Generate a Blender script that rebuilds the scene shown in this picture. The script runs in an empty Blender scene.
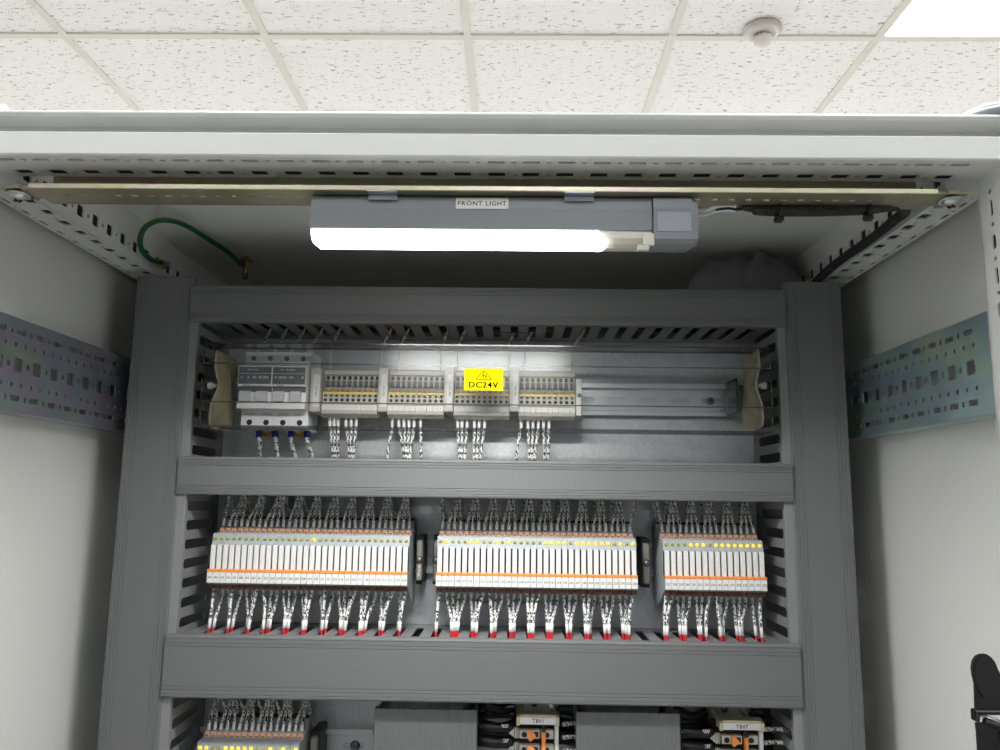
import bpy, math, random
from mathutils import Vector, Matrix
random.seed(7)
C = bpy.context.scene.collection
CAMH = 1.745
F = 786.7
PITCH, YAW, ROLL = math.radians(8.85), math.radians(-0.97), math.radians(0.75)

def basis():
    cy, sy = math.cos(YAW), math.sin(YAW); cp, sp = math.cos(PITCH), math.sin(PITCH)
    f = Vector((sy*cp, cy*cp, sp)); r = Vector((cy, -sy, 0)); u = r.cross(f)
    c, s = math.cos(ROLL), math.sin(ROLL)
    return c*r+s*u, -s*r+c*u, f
BR, BU, BF = basis()
def ray(px, py): return BR*((px-500)/F) + BU*((375-py)/F) + BF
def aY(px, py, Y): d = ray(px, py); return d*(Y/d.y)
def aZ(px, py, Z): d = ray(px, py); return d*(Z/d.z)
def aX(px, py, X): d = ray(px, py); return d*(X/d.x)
def zy(py, Y, px=500): return aY(px, py, Y).z
def xy(px, py, Y): return aY(px, py, Y).x

# ------------------------------------------------------------------ materials
def lin(c):
    return tuple(((v/12.92) if v <= .04045 else ((v+.055)/1.055)**2.4) for v in c)
M = {}
def mat(name, col, rough=.5, metal=0., spec=.5, emis=None, es=0., coat=0.):
    m = bpy.data.materials.new(name); m.use_nodes = True
    b = m.node_tree.nodes['Principled BSDF']
    b.inputs['Base Color'].default_value = (*lin(col), 1)
    b.inputs['Roughness'].default_value = rough; b.inputs['Metallic'].default_value = metal
    b.inputs['Specular IOR Level'].default_value = spec
    b.inputs['Coat Weight'].default_value = coat
    if emis:
        b.inputs['Emission Color'].default_value = (*lin(emis), 1); b.inputs['Emission Strength'].default_value = es
    M[name] = m; return m
def N(m, t, **kw):
    n = m.node_tree.nodes.new(t)
    for k, v in kw.items():
        if k in n.inputs: n.inputs[k].default_value = v
        else: setattr(n, k, v)
    return n
def L(m, a, b): m.node_tree.links.new(a, b)
def coords(m, scale=(1, 1, 1)):
    tc = N(m, 'ShaderNodeTexCoord'); mp = N(m, 'ShaderNodeMapping'); mp.inputs['Scale'].default_value = scale
    L(m, tc.outputs['Object'], mp.inputs['Vector']); return mp.outputs['Vector']
def ramp(m, fac, stops, interp='LINEAR'):
    r = N(m, 'ShaderNodeValToRGB'); r.color_ramp.interpolation = interp
    e = r.color_ramp.elements
    while len(e) < len(stops): e.new(.5)
    for i, (p, c) in enumerate(stops):
        e[i].position = p; e[i].color = (*lin(c), 1)
    L(m, fac, r.inputs['Fac']); return r.outputs['Color']
def rough_noise(m, scale, lo, hi, sc=(1, 1, 1)):
    b = m.node_tree.nodes['Principled BSDF']
    n = N(m, 'ShaderNodeTexNoise', Scale=scale, Detail=3.); L(m, coords(m, sc), n.inputs['Vector'])
    mr = N(m, 'ShaderNodeMapRange'); mr.inputs['To Min'].default_value = lo; mr.inputs['To Max'].default_value = hi
    L(m, n.outputs['Fac'], mr.inputs['Value']); L(m, mr.outputs['Result'], b.inputs['Roughness'])
def bump(m, scale, strength, dist=.0003, sc=(1, 1, 1), detail=2.):
    b = m.node_tree.nodes['Principled BSDF']
    n = N(m, 'ShaderNodeTexNoise', Scale=scale, Detail=detail); L(m, coords(m, sc), n.inputs['Vector'])
    bp = N(m, 'ShaderNodeBump', Strength=strength, Distance=dist); L(m, n.outputs['Fac'], bp.inputs['Height'])
    L(m, bp.outputs['Normal'], b.inputs['Normal'])

mat('powder_coat', (.86, .865, .85), .42); bump(M['powder_coat'], 900, .25, .0002)
mat('panel_coat', (.86, .865, .85), .55); bump(M['panel_coat'], 900, .2, .0002)
mat('duct_grey', (.42, .425, .428), .5, spec=.3); bump(M['duct_grey'], 700, .08, .0001)
mat('duct_wall', (.50, .505, .51), .5)
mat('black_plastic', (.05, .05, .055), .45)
mat('black_rubber', (.045, .045, .05), .6); bump(M['black_rubber'], 1200, .2, .0002)
mat('webbing', (.04, .04, .045), .8)
mat('white_plastic', (.87, .87, .86), .5, spec=.3)
mat('offwhite', (.84, .84, .82), .4)
mat('mcb_white', (.96, .96, .96), .4)
mat('beige', (.80, .76, .62), .55)
mat('terminal_grey', (.74, .73, .68), .45)
mat('relay_grey', (.63, .66, .67), .45)
mat('relay_side', (.42, .44, .46), .5)
mat('relay_dark', (.16, .15, .15), .5)
mat('orange', (.95, .58, .30), .4)
mat('orange_pale', (1., .74, .56), .45)
mat('brown', (.36, .20, .15), .5)
mat('yellow', (.90, .80, .42), .45)
mat('label_yellow', (.95, .89, .05), .8, spec=.05)
mat('ink', (.03, .03, .03), .9, spec=.0)
mat('print_grey', (.40, .41, .43), .6)
mat('dark_slot', (.12, .12, .13), .6)
mat('screw_grey', (.50, .50, .52), .35, .8)
mat('led_on', (1., .80, .15), .3, emis=(1., .78, .10), es=.9)
mat('led_off', (.62, .60, .22), .3)
mat('wire_dark', (.22, .23, .24), .5)
mat('wire_red', (.80, .12, .17), .4)
mat('wire_blue', (.07, .10, .55), .4)
mat('wire_navy', (.06, .07, .22), .4)
mat('wire_black', (.06, .06, .07), .45)
mat('wire_white', (.90, .90, .89), .5)
mat('lug_yellow', (.85, .62, .10), .4)
mat('chrome', (.80, .80, .82), .3, 1.)
mat('brass', (.66, .58, .42), .3, 1.)
mat('bracket_dark', (.46, .46, .42), .4)
mat('test_brown', (.60, .52, .40), .5)
mat('lamp_grey', (.47, .49, .51), .38)
mat('lamp_cap', (.55, .57, .60), .3)
mat('lamp_lens_off', (.80, .79, .74), .25)
mat('cloth', (.43, .43, .44), .8)
mat('detector', (.83, .81, .79), .4)
mat('glass_edge', (.55, .56, .56), .2)
mat('floor_vinyl', (.66, .66, .64), .4)
mat('dark_paint', (.42, .43, .44), .7)
mat('wall_paint', (.94, .935, .92), .7)
mat('tbar', (.87, .865, .82), .5)
mat('panel_frame', (.92, .92, .90), .5)

def emat(name, col, s):
    m = bpy.data.materials.new(name); m.use_nodes = True; nt = m.node_tree
    nt.nodes.remove(nt.nodes['Principled BSDF'])
    e = nt.nodes.new('ShaderNodeEmission'); e.inputs[0].default_value = (*lin(col), 1); e.inputs[1].default_value = s
    nt.links.new(e.outputs[0], nt.nodes['Material Output'].inputs[0]); M[name] = m
LAMP_E = 14.; ROOM_E = 12.5; LAMP_W = 1.35
emat('lens_lit', (1., 1., .985), LAMP_E)
emat('panel_lit', (.985, .99, 1.), ROOM_E)

# galvanised mounting plate
m = mat('galvanised', (.74, .76, .76), .32, .55)
b = m.node_tree.nodes['Principled BSDF']
v = N(m, 'ShaderNodeTexVoronoi', Scale=420.); L(m, coords(m), v.inputs['Vector'])
n2 = N(m, 'ShaderNodeTexNoise', Scale=60., Detail=4.); L(m, coords(m), n2.inputs['Vector'])
mx = N(m, 'ShaderNodeMix', data_type='FLOAT'); mx.inputs[0].default_value = .6
L(m, v.outputs['Color'], mx.inputs[2]); L(m, n2.outputs['Fac'], mx.inputs[3])
L(m, ramp(m, mx.outputs[0], [(0, (.70, .72, .73)), (1, (.86, .88, .88))]), b.inputs['Base Color'])
mr = N(m, 'ShaderNodeMapRange'); mr.inputs['To Min'].default_value = .32; mr.inputs['To Max'].default_value = .44
L(m, mx.outputs[0], mr.inputs['Value']); L(m, mr.outputs['Result'], b.inputs['Roughness'])
mat('zinc_bright', (.84, .86, .86), .32, .8)
# passivated zinc: bluish, slightly rainbow
def passiv(name, stops, scale, rough):
    m = mat(name, (.6, .62, .65), rough, .8)
    b = m.node_tree.nodes['Principled BSDF']
    n = N(m, 'ShaderNodeTexNoise', Scale=scale, Detail=2.); L(m, coords(m, (1, 1, 2.2)), n.inputs['Vector'])
    L(m, ramp(m, n.outputs['Fac'], stops), b.inputs['Base Color'])
passiv('zinc_rail', [(.25, (.58, .66, .74)), (.42, (.66, .70, .74)), (.52, (.70, .66, .74)), (.62, (.64, .72, .72)), (.75, (.74, .75, .66))], 16, .38)
passiv('zinc_rail_lit', [(.25, (.64, .76, .82)), (.42, (.70, .78, .82)), (.55, (.72, .84, .82)), (.66, (.80, .86, .76)), (.8, (.84, .86, .76))], 14, .38)  # brighter copy for the right rail, its shine put into the colour
passiv('zinc_yellow', [(.3, (.72, .71, .58)), (.5, (.75, .74, .63)), (.7, (.76, .69, .66))], 30, .34)
# ceiling tile: white mineral fibre with short dark pits
m = mat('ceiling_tile', (.97, .96, .95), .9)
b = m.node_tree.nodes['Principled BSDF']
nz = N(m, 'ShaderNodeTexNoise', Scale=1., Detail=2., Roughness=.55); L(m, coords(m, (42, 120, 42)), nz.inputs['Vector'])
nz2 = N(m, 'ShaderNodeTexNoise', Scale=1., Detail=1.); L(m, coords(m, (190, 260, 190)), nz2.inputs['Vector'])
mx = N(m, 'ShaderNodeMath', operation='ADD'); L(m, nz.outputs['Fac'], mx.inputs[0])
ms = N(m, 'ShaderNodeMath', operation='MULTIPLY'); L(m, nz2.outputs['Fac'], ms.inputs[0]); ms.inputs[1].default_value = .35
L(m, ms.outputs[0], mx.inputs[1])
L(m, ramp(m, mx.outputs[0], [(.50, (.68, .64, .62)), (.535, (.97, .96, .95))]), b.inputs['Base Color'])
bp = N(m, 'ShaderNodeBump', Strength=.5, Distance=.002); L(m, mx.outputs[0], bp.inputs['Height']); L(m, bp.outputs['Normal'], b.inputs['Normal'])
# wire marker sleeve: white with dense black print
m = mat('sleeve_print', (.9, .9, .9), .45)
b = m.node_tree.nodes['Principled BSDF']
v = N(m, 'ShaderNodeTexVoronoi', Scale=1., distance='CHEBYCHEV', Randomness=.9); L(m, coords(m, (900, 900, 620)), v.inputs['Vector'])
L(m, ramp(m, v.outputs['Color'], [(0, (.17, .17, .17)), (.38, (.93, .93, .92))], 'CONSTANT'), b.inputs['Base Color'])
# green earth wire with a yellow stripe
m = mat('earth_green', (.05, .32, .22), .4)
b = m.node_tree.nodes['Principled BSDF']
tc = N(m, 'ShaderNodeTexCoord'); sx = N(m, 'ShaderNodeSeparateXYZ'); L(m, tc.outputs['UV'], sx.inputs[0])
gt = N(m, 'ShaderNodeMath', operation='GREATER_THAN'); gt.inputs[1].default_value = .76; L(m, sx.outputs['X'], gt.inputs[0])
L(m, ramp(m, gt.outputs[0], [(0, (.03, .30, .22)), (1, (.55, .60, .12))], 'CONSTANT'), b.inputs['Base Color'])
# braided sleeve
m = mat('braid', (.09, .09, .10), .55)
b = m.node_tree.nodes['Principled BSDF']
v = N(m, 'ShaderNodeTexVoronoi', Scale=520.); L(m, coords(m), v.inputs['Vector'])
L(m, ramp(m, v.outputs['Distance'], [(.2, (.05, .05, .06)), (.8, (.16, .16, .17))]), b.inputs['Base Color'])
bp = N(m, 'ShaderNodeBump', Strength=.8, Distance=.001); L(m, v.outputs['Distance'], bp.inputs['Height']); L(m, bp.outputs['Normal'], b.inputs['Normal'])
bump(M['cloth'], 260, .5, .002)
# clear cover
def clear(name, tint, extra):
    m = bpy.data.materials.new(name); m.use_nodes = True; nt = m.node_tree
    nt.nodes.remove(nt.nodes['Principled BSDF'])
    t = nt.nodes.new('ShaderNodeBsdfTransparent'); t.inputs[0].default_value = (*tint, 1)
    g = nt.nodes.new('ShaderNodeBsdfGlossy'); g.inputs['Roughness'].default_value = .2; g.inputs[0].default_value = (.6, .6, .6, 1)
    fr = nt.nodes.new('ShaderNodeFresnel'); fr.inputs[0].default_value = 1.45
    ad = nt.nodes.new('ShaderNodeMath'); ad.operation = 'ADD'; ad.inputs[1].default_value = extra
    nt.links.new(fr.outputs[0], ad.inputs[0])
    mi = nt.nodes.new('ShaderNodeMixShader'); nt.links.new(ad.outputs[0], mi.inputs[0])
    nt.links.new(t.outputs[0], mi.inputs[1]); nt.links.new(g.outputs[0], mi.inputs[2])
    nt.links.new(mi.outputs[0], nt.nodes['Material Output'].inputs[0]); M[name] = m
clear('clear_cover', (.98, .985, .985), .0)
clear('clear_edge', (.62, .63, .63), .10)

# ------------------------------------------------------------------ geometry
ORG = {}
def W(p, o=(0, 0, 0)): return ((p[0]-o[0])/1000, (p[1]-o[1])/1000, (p[2]-o[2])/1000)
class MB:
    def __init__(s): s.v = []; s.f = []; s.m = []; s.s = []; s.uv = {}
    def add(s, vs, fs, m=0, smooth=False):
        k = len(s.v); s.v += [tuple(p) for p in vs]
        for f in fs: s.f.append(tuple(i+k for i in f)); s.m.append(m); s.s.append(smooth)
        return s
    def box(s, x0, x1, y0, y1, z0, z1, b=0., m=0):
        if x0 > x1: x0, x1 = x1, x0
        if y0 > y1: y0, y1 = y1, y0
        if z0 > z1: z0, z1 = z1, z0
        b = min(b, (x1-x0)*.45, (y1-y0)*.45, (z1-z0)*.45)
        if b <= 0:
            vs = [(x, y, z) for x in (x0, x1) for y in (y0, y1) for z in (z0, z1)]
            return s.add(vs, [(0, 1, 3, 2), (4, 6, 7, 5), (0, 4, 5, 1), (2, 3, 7, 6), (0, 2, 6, 4), (1, 5, 7, 3)], m)
        vs = []; idx = {}
        X = (x0, x1); Y = (y0, y1); Z = (z0, z1)
        for i in (0, 1):
            for j in (0, 1):
                for k in (0, 1):
                    sx, sy, sz = (b, -b)[i], (b, -b)[j], (b, -b)[k]
                    idx[i, j, k, 0] = len(vs); vs.append((X[i], Y[j]+sy, Z[k]+sz))
                    idx[i, j, k, 1] = len(vs); vs.append((X[i]+sx, Y[j], Z[k]+sz))
                    idx[i, j, k, 2] = len(vs); vs.append((X[i]+sx, Y[j]+sy, Z[k]))
        fs = []
        cyc = [(0, 0), (1, 0), (1, 1), (0, 1)]
        for a in (0, 1):
            fs.append([idx[a, j, k, 0] for j, k in cyc]); fs.append([idx[i, a, k, 1] for i, k in cyc]); fs.append([idx[i, j, a, 2] for i, j in cyc])
            for c in (0, 1):
                fs.append([idx[a, c, 0, 0], idx[a, c, 1, 0], idx[a, c, 1, 1], idx[a, c, 0, 1]])
                fs.append([idx[a, 0, c, 0], idx[a, 1, c, 0], idx[a, 1, c, 2], idx[a, 0, c, 2]])
                fs.append([idx[0, a, c, 1], idx[1, a, c, 1], idx[1, a, c, 2], idx[0, a, c, 2]])
                for k in (0, 1): fs.append([idx[a, c, k, 0], idx[a, c, k, 1], idx[a, c, k, 2]])
        return s.add(vs, fs, m)
    def prism(s, prof, ax, a0, a1, m=0, smooth=False, closed=True, caps=True):
        """prof: 2-D points in the plane across axis ax (0: (y,z), 1: (x,z), 2: (x,y))"""
        def P(p, a):
            return (a, p[0], p[1]) if ax == 0 else ((p[0], a, p[1]) if ax == 1 else (p[0], p[1], a))
        n = len(prof); vs = [P(p, a0) for p in prof]+[P(p, a1) for p in prof]
        r = n if closed else n-1
        s.add(vs, [(i, (i+1) % n, n+(i+1) % n, n+i) for i in range(r)], m, smooth)
        if caps and closed:
            s.add(vs[:n], [tuple(range(n))], m); s.add(vs[n:], [tuple(range(n))], m)
        return s
    def sheet(s, prof, ax, a0, a1, t, m=0, smooth=False):
        """an open profile given a thickness t"""
        n = len(prof); off = []
        for i in range(n):
            a = prof[max(i-1, 0)]; c = prof[min(i+1, n-1)]
            dx, dy = c[0]-a[0], c[1]-a[1]; l = math.hypot(dx, dy) or 1
            off.append((prof[i][0]-dy/l*t, prof[i][1]+dx/l*t))
        return s.prism(list(prof)+off[::-1], ax, a0, a1, m, smooth)
    def cyl(s, c, ax, r, h, n=16, m=0, r2=None, smooth=True, cap=True):
        """from c along axis vector/index by h"""
        A = Vector([(1, 0, 0), (0, 1, 0), (0, 0, 1)][ax]) if isinstance(ax, int) else Vector(ax).normalized()
        U = A.orthogonal().normalized(); V = A.cross(U); r2 = r if r2 is None else r2; c = Vector(c)
        a = [c+(U*math.cos(2*math.pi*i/n)+V*math.sin(2*math.pi*i/n))*r for i in range(n)]
        b = [c+A*h+(U*math.cos(2*math.pi*i/n)+V*math.sin(2*math.pi*i/n))*r2 for i in range(n)]
        s.add(a+b, [(i, (i+1) % n, n+(i+1) % n, n+i) for i in range(n)], m, smooth)
        if cap: s.add(a, [tuple(range(n))], m); s.add(b, [tuple(range(n))], m)
        return s
    def dome(s, c, ax, r, h, n=16, k=5, m=0):
        A = Vector([(1, 0, 0), (0, 1, 0), (0, 0, 1)][ax]) if isinstance(ax, int) else Vector(ax).normalized()
        U = A.orthogonal().normalized(); V = A.cross(U); c = Vector(c); vs = []; fs = []
        for j in range(k+1):
            t = j/k*math.pi/2
            for i in range(n):
                an = 2*math.pi*i/n
                vs.append(c+A*h*math.sin(t)+(U*math.cos(an)+V*math.sin(an))*r*max(math.cos(t), .02))
        for j in range(k):
            for i in range(n): fs.append((j*n+i, j*n+(i+1) % n, (j+1)*n+(i+1) % n, (j+1)*n+i))
        fs.append(tuple(range(k*n, k*n+n)))
        return s.add(vs, fs, m, True)
    def tube(s, pts, r, n=8, m=0, cap=True, uv=False):
        pts = [Vector(p) for p in pts]; T = []
        for i in range(len(pts)):
            T.append((pts[min(i+1, len(pts)-1)]-pts[max(i-1, 0)]).normalized())
        U = T[0].orthogonal().normalized(); vs = []; rr = r if isinstance(r, (list, tuple)) else [r]*len(pts)
        for i, p in enumerate(pts):
            U = (U-T[i]*U.dot(T[i])).normalized(); V = T[i].cross(U)
            for k in range(n):
                a = 2*math.pi*k/n; vs.append(p+(U*math.cos(a)+V*math.sin(a))*rr[i])
        fs = []
        k0 = len(s.f)
        for i in range(len(pts)-1):
            for k in range(n): fs.append((i*n+k, i*n+(k+1) % n, (i+1)*n+(k+1) % n, (i+1)*n+k))
        s.add(vs, fs, m, True)
        if uv:
            for j in range(len(fs)):
                k = j % n; s.uv[k0+j] = [(k/n+.5/n, 0)]*4
        if cap: s.add(vs[:n], [tuple(range(n))], m); s.add(vs[-n:], [tuple(range(n))], m)
        return s
    def perf(s, O, U, V, Nn, lu, lv, t, rows, m=0, edge_m=None):
        """flat sheet with real holes. rows: (v0, v1, [(cu, a, b, exponent)])"""
        O, U, V, Nn = Vector(O), Vector(U), Vector(V), Vector(Nn)
        em = m if edge_m is None else edge_m
        def P(u, v, w): return O+U*u+V*v+Nn*w
        def quad(u0, u1, v0, v1):
            if u1-u0 < 1e-4 or v1-v0 < 1e-4: return
            for w in (0, t): s.add([P(u0, v0, w), P(u1, v0, w), P(u1, v1, w), P(u0, v1, w)], [(0, 1, 2, 3)], m)
        v = 0
        for (v0, v1, holes) in sorted(rows, key=lambda r: r[0]):
            quad(0, lu, v, v0); v = v1; cv = (v0+v1)/2; hv = (v1-v0)/2; u = 0
            for (cu, a, b, e) in sorted(holes):
                mg = min(a*.35, 1.2); hu = a+mg
                if cu-hu < u or cu+hu > lu: continue
                quad(u, cu-hu, v0, v1); u = cu+hu
                ang = set([2*math.pi*i/12 for i in range(12)])
                ca = math.atan2(hv, hu); ang |= {ca, math.pi-ca, math.pi+ca, 2*math.pi-ca}
                ha = math.atan2(b, a)
                if e > 4:
                    for q in (ha, math.pi-ha, math.pi+ha, 2*math.pi-ha): ang |= {q}
                ang = sorted(ang); A2 = []
                for q in ang:
                    if not A2 or q-A2[-1] > .02: A2.append(q)
                n = len(A2); inn = []; out = []
                for q in A2:
                    c, sn = math.cos(q), math.sin(q)
                    r = ((abs(c)/a)**e+(abs(sn)/b)**e)**(-1/e)
                    R = min(hu/abs(c) if abs(c) > 1e-6 else 1e9, hv/abs(sn) if abs(sn) > 1e-6 else 1e9)
                    inn.append((cu+r*c, cv+r*sn)); out.append((cu+R*c, cv+R*sn))
                vs = [P(*p, 0) for p in out]+[P(*p, 0) for p in inn]+[P(*p, t) for p in out]+[P(*p, t) for p in inn]
                fs = []
                for i in range(n):
                    j = (i+1) % n
                    fs.append((i, j, n+j, n+i)); fs.append((2*n+i, 2*n+j, 3*n+j, 3*n+i))
                s.add(vs, fs, m)
                s.add([P(*p, 0) for p in inn]+[P(*p, t) for p in inn], [(i, (i+1) % n, n+(i+1) % n, n+i) for i in range(n)], em)
            quad(u, lu, v0, v1)
        quad(0, lu, v, lv)
        for (a, b_) in (((0, 0), (lu, 0)), ((lu, 0), (lu, lv)), ((lu, lv), (0, lv)), ((0, lv), (0, 0))):
            s.add([P(*a, 0), P(*b_, 0), P(*b_, t), P(*a, t)], [(0, 1, 2, 3)], em)
        return s
    def text(s, txt, size, O, U, V, m=0, align='c', lift=0., thick=.0, sx=1.):
        """letters of cap height `size` mm laid on the plane O + U,V"""
        O, U, V = Vector(O), Vector(U).normalized(), Vector(V).normalized(); Nn = U.cross(V)
        tot, parts = 0, []
        for ch in txt:
            g = glyph(ch); parts.append((tot, g)); tot += g[2]
        k = size/.69; x0 = -tot*k*sx/2 if align == 'c' else 0
        for off, (vs, fs, adv) in parts:
            if vs: s.add([O+U*(x0+(off+p[0])*k*sx)+V*((p[1]-.345)*k)+Nn*lift for p in vs], fs, m)
        return s
    def build(s, name, mats, parent=None, org=None):
        o0 = ORG[parent.name] if parent is not None else (org or (0, 0, 0))
        me = bpy.data.meshes.new(name)
        me.from_pydata([W(p, o0) for p in s.v], [], s.f)
        if isinstance(mats, str): mats = [mats]
        for q in mats: me.materials.append(M[q])
        me.polygons.foreach_set('material_index', s.m); me.polygons.foreach_set('use_smooth', s.s)
        if s.uv:
            ul = me.uv_layers.new(name='UVMap')
            for fi, c in s.uv.items():
                for li, uvc in zip(me.polygons[fi].loop_indices, c): ul.data[li].uv = uvc
        me.update(); import bmesh
        bm = bmesh.new(); bm.from_mesh(me); bmesh.ops.remove_doubles(bm, verts=bm.verts, dist=1e-6)
        bmesh.ops.recalc_face_normals(bm, faces=bm.faces); bm.to_mesh(me); bm.free()
        o = bpy.data.objects.new(name, me); C.objects.link(o)
        if parent is not None: o.parent = parent
        else: o.location = (o0[0]/1000, o0[1]/1000, o0[2]/1000+CAMH)
        ORG[o.name] = o0
        return o
_G = {}
def glyph(ch):
    if ch in _G: return _G[ch]
    cu = bpy.data.curves.new('g', 'FONT'); cu.body = ch; cu.resolution_u = 2; cu.offset = .01
    ob = bpy.data.objects.new('g', cu); C.objects.link(ob)
    dg = bpy.context.evaluated_depsgraph_get(); ev = ob.evaluated_get(dg); me = ev.to_mesh()
    vs = [(v.co.x, v.co.y) for v in me.vertices]; fs = [tuple(p.vertices) for p in me.polygons]
    adv = (max(v[0] for v in vs)+.09) if vs else .35
    ev.to_mesh_clear(); bpy.data.objects.remove(ob); bpy.data.curves.remove(cu)
    _G[ch] = (vs, fs, adv); return _G[ch]

def tag(o, label, cat, group=None, kind=None):
    o['label'] = label; o['category'] = cat
    if group: o['group'] = group
    if kind: o['kind'] = kind
    return o
def thing(name, label, cat, loc, group=None):
    o = bpy.data.objects.new(name, None); C.objects.link(o); o.empty_display_size = .02
    o.location = (loc[0]/1000, loc[1]/1000, loc[2]/1000+CAMH); ORG[o.name] = tuple(loc)
    return tag(o, label, cat, group)
def single(mb, name, mats, label, cat, group=None):
    xs, ys, zs = zip(*mb.v)
    o = mb.build(name, mats, None, ((min(xs)+max(xs))/2, (min(ys)+max(ys))/2, min(zs)))
    return tag(o, label, cat, group)
def struct(mb, name, mats):
    o = mb.build(name, mats, None, (0, 0, -CAMH*1000)); o['kind'] = 'structure'; return o
def smooth_path(pts, n=4):
    pts = [Vector(p) for p in pts]; out = []
    for i in range(len(pts)-1):
        p0 = pts[max(i-1, 0)]; p1 = pts[i]; p2 = pts[i+1]; p3 = pts[min(i+2, len(pts)-1)]
        for k in range(n):
            t = k/n
            out.append(.5*((2*p1)+(p2-p0)*t+(2*p0-5*p1+4*p2-p3)*t*t+(3*p1-p0-3*p2+p3)*t**3))
    out.append(pts[-1]); return out

# ------------------------------------------------------------------ the room
CZ = 1339.
FX, FL, FB = -CAMH*1000, 0, 0
X0, X1, YF, YB = -2546., 2855., -2662., 3338.
struct(MB().box(X0-60, X1+60, YF-60, YB+60, FX-60, FX), 'floor', 'floor_vinyl')
struct(MB().box(X0-60, X0, YF, YB, FX, CZ+60), 'wall_left', 'wall_paint')
struct(MB().box(X1, X1+60, YF, YB, FX, CZ+60), 'wall_right', 'wall_paint')
struct(MB().box(X0-60, X1+60, YB, YB+60, FX, CZ+60), 'wall_back', 'wall_paint')
struct(MB().box(X0-60, X1+60, YF-60, YF, FX, CZ+60), 'wall_front', 'dark_paint')
lights = [(1055, 1538), (1055, -262), (-1345, -262), (-1345, -1462), (-145, -1462), (1055, -1462), (-145, -2662), (-1945, 938), (-745, 938), (455, 938), (1655, 938), (-1945, 2738), (-745, 2738), (455, 2738), (1655, 2738)]  # first panel is in view; the others are unseen, added for their light
cm = MB()
i = X0
k0 = int((X0+145)/600)-1
xs = [X0]+[v for v in (-145+600*k for k in range(-8, 9)) if X0+5 < v < X1-5]+[X1]
ys = [YF]+[v for v in (-262+600*k for k in range(-8, 9)) if YF+5 < v < YB-5]+[YB]
lightset = set(lights)
for a in range(len(xs)-1):
    for c in range(len(ys)-1):
        if (round(xs[a]), round(ys[c])) in lightset: continue
        cm.box(xs[a]+1, xs[a+1]-1, ys[c]+1, ys[c+1]-1, CZ+6, CZ+20)
struct(cm, 'ceiling', 'ceiling_tile')
tb = MB()
for x in xs[1:-1]: tb.box(x-11, x+11, YF, YB, CZ, CZ+5.9, 0)
for y in ys[1:-1]: tb.box(X0, X1, y-11, y+11, CZ-.3, CZ+5.6, 0)
struct(tb, 'trim_1', 'tbar')
for i, (x, y) in enumerate(lights):
    lab = 'square flush light panel glowing white in the ceiling at the right' if i == 0 else 'unseen square flush light panel, added in the ceiling to balance the light'
    t = thing('ceiling_light', lab, 'light', (x+300, y+300, CZ), 'flush ceiling light panels')
    MB().box(x+12, x+588, y+12, y+588, CZ+3, CZ+3.5).build('diffuser', 'panel_lit', t)
    f = MB()
    f.box(x+11, x+589, y+11, y+14, CZ+.5, CZ+16); f.box(x+11, x+589, y+586, y+589, CZ+.5, CZ+16)
    f.box(x+11, x+14, y+11, y+589, CZ+.5, CZ+16); f.box(x+586, x+589, y+11, y+589, CZ+.5, CZ+16)
    f.box(x+11, x+589, y+11, y+589, CZ+14, CZ+16)
    f.build('frame', 'panel_frame', t)
# smoke detector
p = aZ(762, 29.5, CZ)
t = thing('smoke_detector', 'round white smoke detector on the ceiling left of the light panel', 'smoke detector', (p.x, p.y, CZ))
bs = MB().cyl((p.x, p.y, CZ), (0, 0, -1), 54, 7, 32); bs.cyl((p.x, p.y, CZ-7), (0, 0, -1), 54, 12, 32, r2=36)
bs.cyl((p.x-14, p.y-30, CZ-14), (0, 0, -1), 2.2, 6, 8)
bs.build('base', 'detector', t)
hd = MB().cyl((p.x, p.y, CZ-18), (0, 0, -1), 22, 8, 28, m=1)
for k in range(14):
    a = 2*math.pi*k/14; hd.box(p.x+22*math.cos(a)-1.5, p.x+22*math.cos(a)+1.5, p.y+22*math.sin(a)-1.5, p.y+22*math.sin(a)+1.5, CZ-27, CZ-18)
hd.cyl((p.x, p.y, CZ-26), (0, 0, -1), 27, 16, 28, r2=24); hd.dome((p.x, p.y, CZ-42), (0, 0, -1), 24, 6, 28, 4)
hd.build('sensor_head', ['detector', 'dark_slot'], t)

# ------------------------------------------------------------------ enclosure
XL, XR = -418., 361.            # inner faces of the side panels
YBK = 1110.
enc = thing('electrical_enclosure', 'tall light grey steel electrical enclosure standing open, holding all the ducts and relays', 'enclosure', ((XL+XR)/2, 800, FX))
sl = [-363.67+25*k for k in range(28)]
fr = MB()
ux0 = -396.
fr.perf((ux0, 518.5, 234), (1, 0, 0), (0, 1, 0), (0, 0, 1), 340-ux0, 37.5, 1.5,
        [(5.4, 10.4, [(x-ux0, 6.2, 1.9, 8) for x in sl]+[(x+12.5-ux0, 2., 1.4, 2) for x in sl[:-1]]),
         (24.5, 35.5, [(x-ux0, 6.3, 4.6, 9) for x in sl]+[(x+12.5-ux0, 2., 1.9, 2) for x in sl[:-1]])])
fr.prism([(517, 235), (517, 250.4), (518, 251.4), (545, 251.4), (545, 268), (546.5, 268), (546.5, 249.8), (519.2, 249.8), (518.5, 234), (518, 234)], 0, XL-10, XR+11)
fr.box(ux0, 340, 554.5, 556, 235.5, 268)
fr.box(XL-10, XR+11, 526, 556, 268, 272.8, 2.)
fr.build('top_front_rail', 'powder_coat', enc)
MB().box(ux0+1, 339, 519.5, 554, 235.9, 249, 0).box(ux0+1, 339, 547, 554, 249, 266, 0).build('hollow_shade', 'black_plastic', enc)  # black filler added in the hollow so the holes look shaded
MB().box(XL-10, XR+11, 540, YBK, 268.2, 272.9, .8).build('roof_panel', 'powder_coat', enc)
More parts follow.
